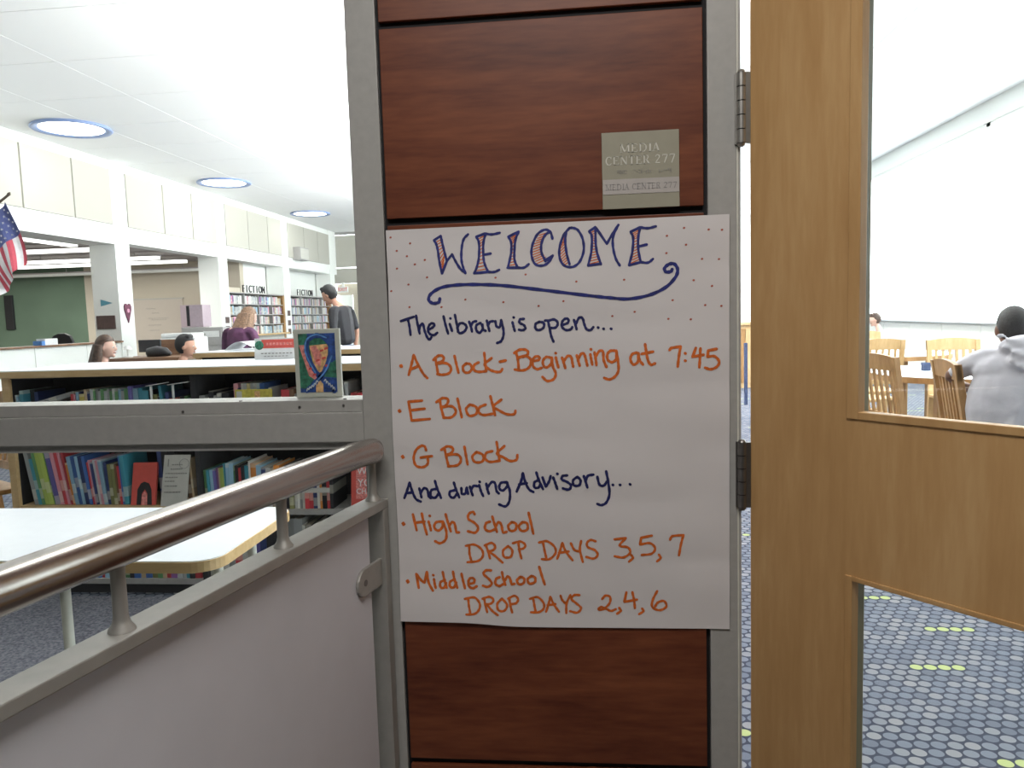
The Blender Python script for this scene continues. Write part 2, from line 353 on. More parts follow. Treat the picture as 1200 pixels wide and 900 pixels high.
# ---- steel door frame
df = thing('trim_2', 'grey steel frame of the doorway right of the cherry pier', 'door frame', (0.75, F, 0), 0, None, 'structure')
MB().box(0.222, 0.2725, F, F + .12, 0, 2.19).box(0.2755, 0.2800, F + .0005, F + .12, 0, 2.19).build('jamb', 'frame_metal', df, bevel=0.001)
MB().box(1.212, 1.262, F, F + .12, 0, 2.19).build('jamb', 'frame_metal', df, bevel=0.001)
boxo('frame_head', 0.222, 1.262, F - .0, F + .12, 2.14, 2.19, 'frame_metal', df, 0.001)
boxo('jamb_highlight', 0.2725, 0.2755, F - .0005, F + .11, 0, 2.14, 'frame_metal_light', df)  # highlight on the jamb corner, painted as a thin pale strip

# ---- maple door, standing open towards the corridor
HA = -0.8736476
dx, dy = math.cos(HA), math.sin(HA)
HP = Vector((0.295, 1.407, 0)); D = Vector((dx, dy, 0)); DN = Vector((-dy, dx, 0))     # D along the leaf, DN into the leaf (away from the camera)
TH, LW = 0.044, 0.91
door = thing('door_1', 'maple veneered door with two glass lites standing open towards the corridor', 'door', tuple(HP), HA, None, 'structure')
def dbox(mb, s0, s1, z0, z1, t0=0.0, t1=TH): return mb.obox(HP + D * s0 + DN * t0 + Z * z0, D * (s1 - s0), DN * (t1 - t0), Z * (z1 - z0))
d = MB()
O = 0.190; R = LW - 0.190     # lite openings
UZ0, UZ1, LZ0, LZ1 = 1.066, 1.95, 0.22, 0.806
def dleaf():
    # one slab with two rectangular openings, as rings of quads so that no joints show
    ss = [0, O, R, LW]; zs = [0.008, LZ0, LZ1, UZ0, UZ1, 2.13]
    mb = MB(); hole = {(1, 1), (1, 3)}
    P = lambda i, j, t: HP + D * ss[i] + DN * t + Z * zs[j]
    for i in range(3):
        for j in range(5):
            if (i, j) in hole:
                mb.add([P(i, j, 0), P(i, j + 1, 0), P(i, j + 1, TH), P(i, j, TH)], [(0, 1, 2, 3)])
                mb.add([P(i + 1, j, 0), P(i + 1, j + 1, 0), P(i + 1, j + 1, TH), P(i + 1, j, TH)], [(0, 3, 2, 1)])
                mb.add([P(i, j, 0), P(i + 1, j, 0), P(i + 1, j, TH), P(i, j, TH)], [(0, 3, 2, 1)])
                mb.add([P(i, j + 1, 0), P(i + 1, j + 1, 0), P(i + 1, j + 1, TH), P(i, j + 1, TH)], [(0, 1, 2, 3)])
                continue
            mb.add([P(i, j, 0), P(i + 1, j, 0), P(i + 1, j + 1, 0), P(i, j + 1, 0)], [(0, 1, 2, 3)])
            mb.add([P(i, j, TH), P(i + 1, j, TH), P(i + 1, j + 1, TH), P(i, j + 1, TH)], [(0, 3, 2, 1)])
    for j in range(5):
        mb.add([P(0, j, 0), P(0, j + 1, 0), P(0, j + 1, TH), P(0, j, TH)], [(0, 1, 2, 3)])
        mb.add([P(3, j, 0), P(3, j + 1, 0), P(3, j + 1, TH), P(3, j, TH)], [(0, 3, 2, 1)])
    for i in range(3):
        mb.add([P(i, 0, 0), P(i + 1, 0, 0), P(i + 1, 0, TH), P(i, 0, TH)], [(0, 3, 2, 1)])
        mb.add([P(i, 5, 0), P(i + 1, 5, 0), P(i + 1, 5, TH), P(i, 5, TH)], [(0, 1, 2, 3)])
    return mb
dl = dleaf()
lo = dl.build('door_leaf', 'maple', door)
bm = bmesh.new(); bm.from_mesh(lo.data); bmesh.ops.remove_doubles(bm, verts=bm.verts, dist=1e-5); bmesh.ops.recalc_face_normals(bm, faces=bm.faces); bm.to_mesh(lo.data); bm.free()
for z0, z1, bw in ((UZ0, UZ1, 0.020), (LZ0, LZ1, 0.013)):
    for t0, t1, bmt in ((-0.003, 0.017, 'maple'), (0.027, 0.047, 'bead_olive')):
        b1 = MB(); bw_ = bw; bw = bw if bmt == 'maple' else bw * .45
        for ta, tb in ((t0, t1),):
            dbox(b1, O, O + bw, z0, z1, ta, tb); dbox(b1, R - bw, R, z0, z1, ta, tb)
            dbox(b1, O + bw, R - bw, z0, z0 + bw * .62, ta, tb); dbox(b1, O + bw, R - bw, z1 - bw * .62, z1, ta, tb)
        b1.build('glazing_bead', bmt, door, bevel=0.0015); bw = bw_
    g = MB(); dbox(g, O, R, z0, z1, 0.019, 0.025); g.build('pane', 'glass', door)
def hinge(zc, mat):
    h = MB(); hl = 0.061
    cx = Vector((0.2795, F - 0.0085, 0))
    kn = 5; seg = 2 * hl / kn
    for k in range(kn):
        z0 = zc - hl + k * seg
        h.tube([cx + Z * (z0 + .0009), cx + Z * (z0 + seg - .0009)], 0.0082, 18)
    h.tube([cx + Z * (zc + hl), cx + Z * (zc + hl + .004), cx + Z * (zc + hl + .006)], [.0075, .006, .002], 14)
    h.tube([cx + Z * (zc - hl), cx + Z * (zc - hl - .004), cx + Z * (zc - hl - .006)], [.0075, .006, .002], 14)
    k = h.build('hinge', mat, door)
    MB().tube([cx + Z * (zc - hl), cx + Z * (zc + hl)], 0.0068, 14).build('hinge_pin', 'black_gap', k)
    l1 = MB(); l1.box(0.2695, 0.2795, F - .0045, F - .0005, zc - hl, zc + hl); l1.build('hinge_leaf', mat, k)
    l2 = MB(); l2.obox(cx + Z * (zc - hl) + Vector((0.002, -0.004, 0)), HP + D * 0.001 - DN * .002 - cx - Vector((0.002, -0.004, 0)), DN * 0.030, Z * (2 * hl)); l2.build('hinge_leaf', mat, k)
hinge(1.601, 'hinge_steel'); hinge(0.9425, 'hinge_dark'); hinge(0.284, 'hinge_dark')
lv = MB(); lp = HP + D * (LW - 0.06) + Z * 0.98
lv.tube([lp - DN * .002, lp - DN * .008], 0.026, 20); lv.tube([lp, lp - DN * .05, lp - DN * .055 - D * .02, lp - DN * .055 - D * .11], .009, 12)
lv.build('door_handle', 'steel', door)

# ---- column wall of the library
WX = -8.0
cols = [8.88, 12.55, 16.21, 19.77, 23.5]
for k, yc in enumerate(cols):
    c = boxo('column', WX - .47, WX, yc - .205, yc + .205, 0, 4.08, 'white_paint')
    struct(c, ['white square column nearest the flag, at the left edge', 'white square column carrying the felt heart, pennant and brown plaque', 'white square column left of the first fiction bookcase', 'white square column between the two fiction bookcases', 'white square column in the far corner, right of the second fiction bookcase'][k], 'column')
bm_ = MB().box(WX - .35, WX - .02, 1.54, 24.0, 2.70, 4.08)
struct(bm_.build('wall_left', 'white_paint'), 'white beam and upper wall running over the columns', 'wall')
slab('wall_left', WX - .2, WX - .02, 1.54, 8.6, 0, 2.72, 'white_paint', 'white library wall before the first column')
slab('wall_left', -8.47, WX, 8.675, 12.345, 2.655, 2.975, 'white_paint', 'slightly lower white beam over the nearest classroom opening')
js = [[9.085, 10.265, 11.372, 12.345], [12.76, 13.93, 14.99, 16.0], [16.42, 17.57, 18.69, 19.56], [19.98, 21.17, 22.3, 23.29]]
for k, r in enumerate(js):
    rowt = thing('trim_%d' % (3 + k), ['row of beige fabric acoustic panels over the classroom opening nearest the flag', 'row of beige fabric acoustic panels right of the heart column', 'row of beige fabric acoustic panels over the first fiction bookcase', 'row of beige fabric acoustic panels behind the wall speaker'][k], 'wall panels', (WX, (r[0] + r[-1]) / 2, 2.975), 0, None, 'structure')
    for a, b_ in zip(r[:-1], r[1:]):
        boxo('acoustic_panel', WX - .03, WX + .012, a + .015, b_ - .015, 2.985, 3.91, 'fabric_beige', rowt, 0.008)
# half wall with white panels and walnut cap in the first bay
hw = thing('wall_left', 'low white panelled half wall with a walnut cap under the classroom opening', 'half wall', (WX - .1, 10.2, 0), 0, None, 'structure')
for a, b_ in ((8.0, 9.1), (9.11, 10.27), (10.28, 11.43), (11.44, 12.34)):
    boxo('panel', WX - .14, WX - .02, a, b_, 0, 0.975, 'white_paint', hw, 0.004)
boxo('cap', WX - .20, WX + .03, 8.0, 12.34, 0.975, 1.005, 'walnut', hw, 0.004)
# classroom behind
slab('wall_back', -18.0, -12.55, 18.0, 18.2, 0, 3.2, 'green_wall', 'dark green classroom wall seen through the first opening')
slab('wall_back', -12.55, -8.47, 18.0, 18.2, 0, 3.2, 'beige_wall', 'beige classroom wall behind the whiteboard')
slab('wall_left', -18.2, -18.0, 7.0, 18.2, 0, 3.2, 'beige_wall', 'far left wall of the classroom')
slab('wall_front', -18.0, -8.2, 6.9, 7.0, 0, 3.2, 'beige_wall', 'near wall of the classroom')
slab('wall_back', -8.9, -8.5, 18.2, 24.0, 0, 3.2, 'white_paint', 'pale wall behind the fiction bookcases')
slab('ceiling', -18.2, -8.3, 6.9, 24.1, 2.80, 2.92, 'class_ceiling', 'lower warm grey ceiling of the classroom', 'ceiling')
# far wall of the library
slab('wall_far', -8.6, -8.12, 24.0, 24.2, 0, 4.1, 'white_paint', 'white end of the far wall beside the last column')
slab('wall_far', -7.25, 5.8, 24.0, 24.2, 0, 4.1, 'white_paint', 'far end wall of the library')
fw_ = thing('wall_far', 'pale panelled bulkhead over the far exit doorway', 'wall', (-7.7, 24.0, 2.4), 0, None, 'structure')
boxo('panel', -8.12, -7.25, 24.0, 24.15, 2.94, 3.95, 'fabric_beige', fw_, 0.006)
boxo('panel', -8.12, -7.25, 24.0, 24.15, 2.42, 2.90, 'fabric_beige', fw_, 0.006)
boxo('vent_strip', -8.12, -7.25, 24.0, 24.15, 3.98, 4.07, 'grey_cabinet', fw_)
dv = thing('door_2', 'far exit doorway with a pale glazed door leaf behind the student in black', 'door', (-7.7, 24.3, 0), 0, None, 'structure')
boxo('door_frame', -8.12, -7.25, 24.25, 24.3, 2.05, 2.42, 'beige_wall', dv)
boxo('door_leaf', -8.05, -7.62, 24.25, 24.3, 0, 2.05, 'white_paint', dv, 0.01)
boxo('door_leaf', -7.60, -7.25, 24.25, 24.3, 0, 2.05, 'beige_wall', dv, 0.01)
# window wall on the right
wr = MB().box(5.7, 5.9, 1.42, 24.2, 0, 0.92).box(5.7, 5.9, 1.42, 24.2, 3.75, 4.08)
struct(wr.build('wall_right', 'white_paint'), 'low white wall under the window ribbon on the right', 'wall')
wy = [2.0, 6.8, 11.6, 16.4, 21.2, 24.1]
for k in range(5):
    wt = thing('window_%d' % (k + 2), ['window bay nearest the corridor, bright with daylight', 'second window bay from the corridor, bright with daylight', 'middle bay of the daylit window wall', 'fourth window bay from the corridor, bright with daylight', 'window bay in the far corner, bright with daylight'][k], 'window', (5.75, (wy[k] + wy[k + 1]) / 2, 0.92), 0, None, 'structure')
    f_ = MB().box(5.72, 5.80, wy[k], wy[k] + .05, .95, 3.75).box(5.72, 5.80, wy[k + 1] - .05, wy[k + 1], .95, 3.75).box(5.72, 5.80, wy[k], wy[k + 1], 3.70, 3.75)
    f_.build('window_frame', 'white_paint', wt)
    boxo('window_sill', 5.60, 5.82, wy[k], wy[k + 1], .92, .95, 'white_laminate', wt, .004)
    boxo('pane', 5.755, 5.765, wy[k] + .05, wy[k + 1] - .05, .95, 3.70, 'glass', wt)
    for q in range(4):
        ya = wy[k] + q * (wy[k + 1] - wy[k]) / 4
        boxo('apron_panel', 5.685, 5.70, ya + .006, ya + (wy[k + 1] - wy[k]) / 4 - .006, 0.1, .90, 'white_paint', wt, .003)

# ================================================================ WELCOME POSTER
def ripple(x, z):
    u = (x + .375) / .635; v = (z - .65) / .765
    e = 0.0019 * math.sin(14 * v + 2.0 * math.sin(3 * u)) * (0.4 + 0.6 * u) + 0.0012 * math.sin(29 * v + 5 * u)
    e += 0.0035 * max(0, 0.12 - v) / 0.12 * math.exp(-((u - .12) / .2) ** 2)
    return 0.0028 + abs(e) * 0.9 + 0.0004
NUX, NUZ = 48, 64
vs = []; fs = []
def edge(u, v):
    x = (-0.3735 + 0.0012 * math.sin(9 * v)) * (1 - u) + 0.2590 * u + (-.0040 * (1 - v) * (1 - u)) - .0022 * (1 - v) * u
    zt = 1.4150 + 0.0030 * u; zb = 0.6540 - 0.0088 * (1 / (1 + math.exp(-(u - .28) * 26)))
    return x, zb * (1 - v) + zt * v
for i in range(NUX + 1):
    for j in range(NUZ + 1):
        x, z = edge(i / NUX, j / NUZ); vs.append((x, F - ripple(x, z), z))
for i in range(NUX):
    for j in range(NUZ):
        a = i * (NUZ + 1) + j; fs.append((a, a + NUZ + 1, a + NUZ + 2, a + 1))
pm = MB().add(vs, fs, 0, True)
poster = thing('poster', 'large white paper poster with WELCOME and opening times in blue and orange marker', 'poster', (-0.06, F, 0.65))
pm.build('paper_sheet', 'paper', poster)
def catmull(p, n=5):
    if len(p) < 3: return p
    q = [p[0] * 2 - p[1]] + p + [p[-1] * 2 - p[-2]]; out = []
    for i in range(1, len(q) - 2):
        a, b_, c, d_ = q[i - 1:i + 3]
        for k in range(n):
            t = k / n; out.append(0.5 * ((2 * b_) + (c - a) * t + (2 * a - 5 * b_ + 4 * c - d_) * t * t + (3 * b_ - a - 3 * c + d_) * t ** 3))
    out.append(p[-1]); return out
def ribbon(mb, pts, wd, off, yf, smooth=True):
    pts = [Vector((a, b_)) for a, b_ in pts]
    if smooth: pts = catmull(pts)
    else:
        o2 = []
        for a, b_ in zip(pts[:-1], pts[1:]):
            k = max(1, int((b_ - a).length / .01)); o2 += [a.lerp(b_, t / k) for t in range(k)]
        pts = o2 + [pts[-1]]
    def P(q): return (q.x, yf(q.x, q.y) - off, q.y)
    L_ = []; R_ = []
    n = len(pts)
    for i, p in enumerate(pts):
        d_ = pts[min(i + 1, n - 1)] - pts[max(i - 1, 0)]
        if d_.length < 1e-7: d_ = Vector((1, 0))
        d_.normalize(); nn = Vector((-d_.y, d_.x)) * wd / 2 * (1 + .12 * math.sin(i * 1.7))
        L_.append(p + nn); R_.append(p - nn)
    mb.add([P(q) for q in L_ + R_], [(i, i + 1, n + i + 1, n + i) for i in range(n - 1)])
    for c in (pts[0], pts[-1]):
        mb.add([P(c + Vector((math.cos(t * PI / 4), math.sin(t * PI / 4))) * wd / 2) for t in range(8)], [list(range(8))])
yf = lambda x, z: F - ripple(x, z)
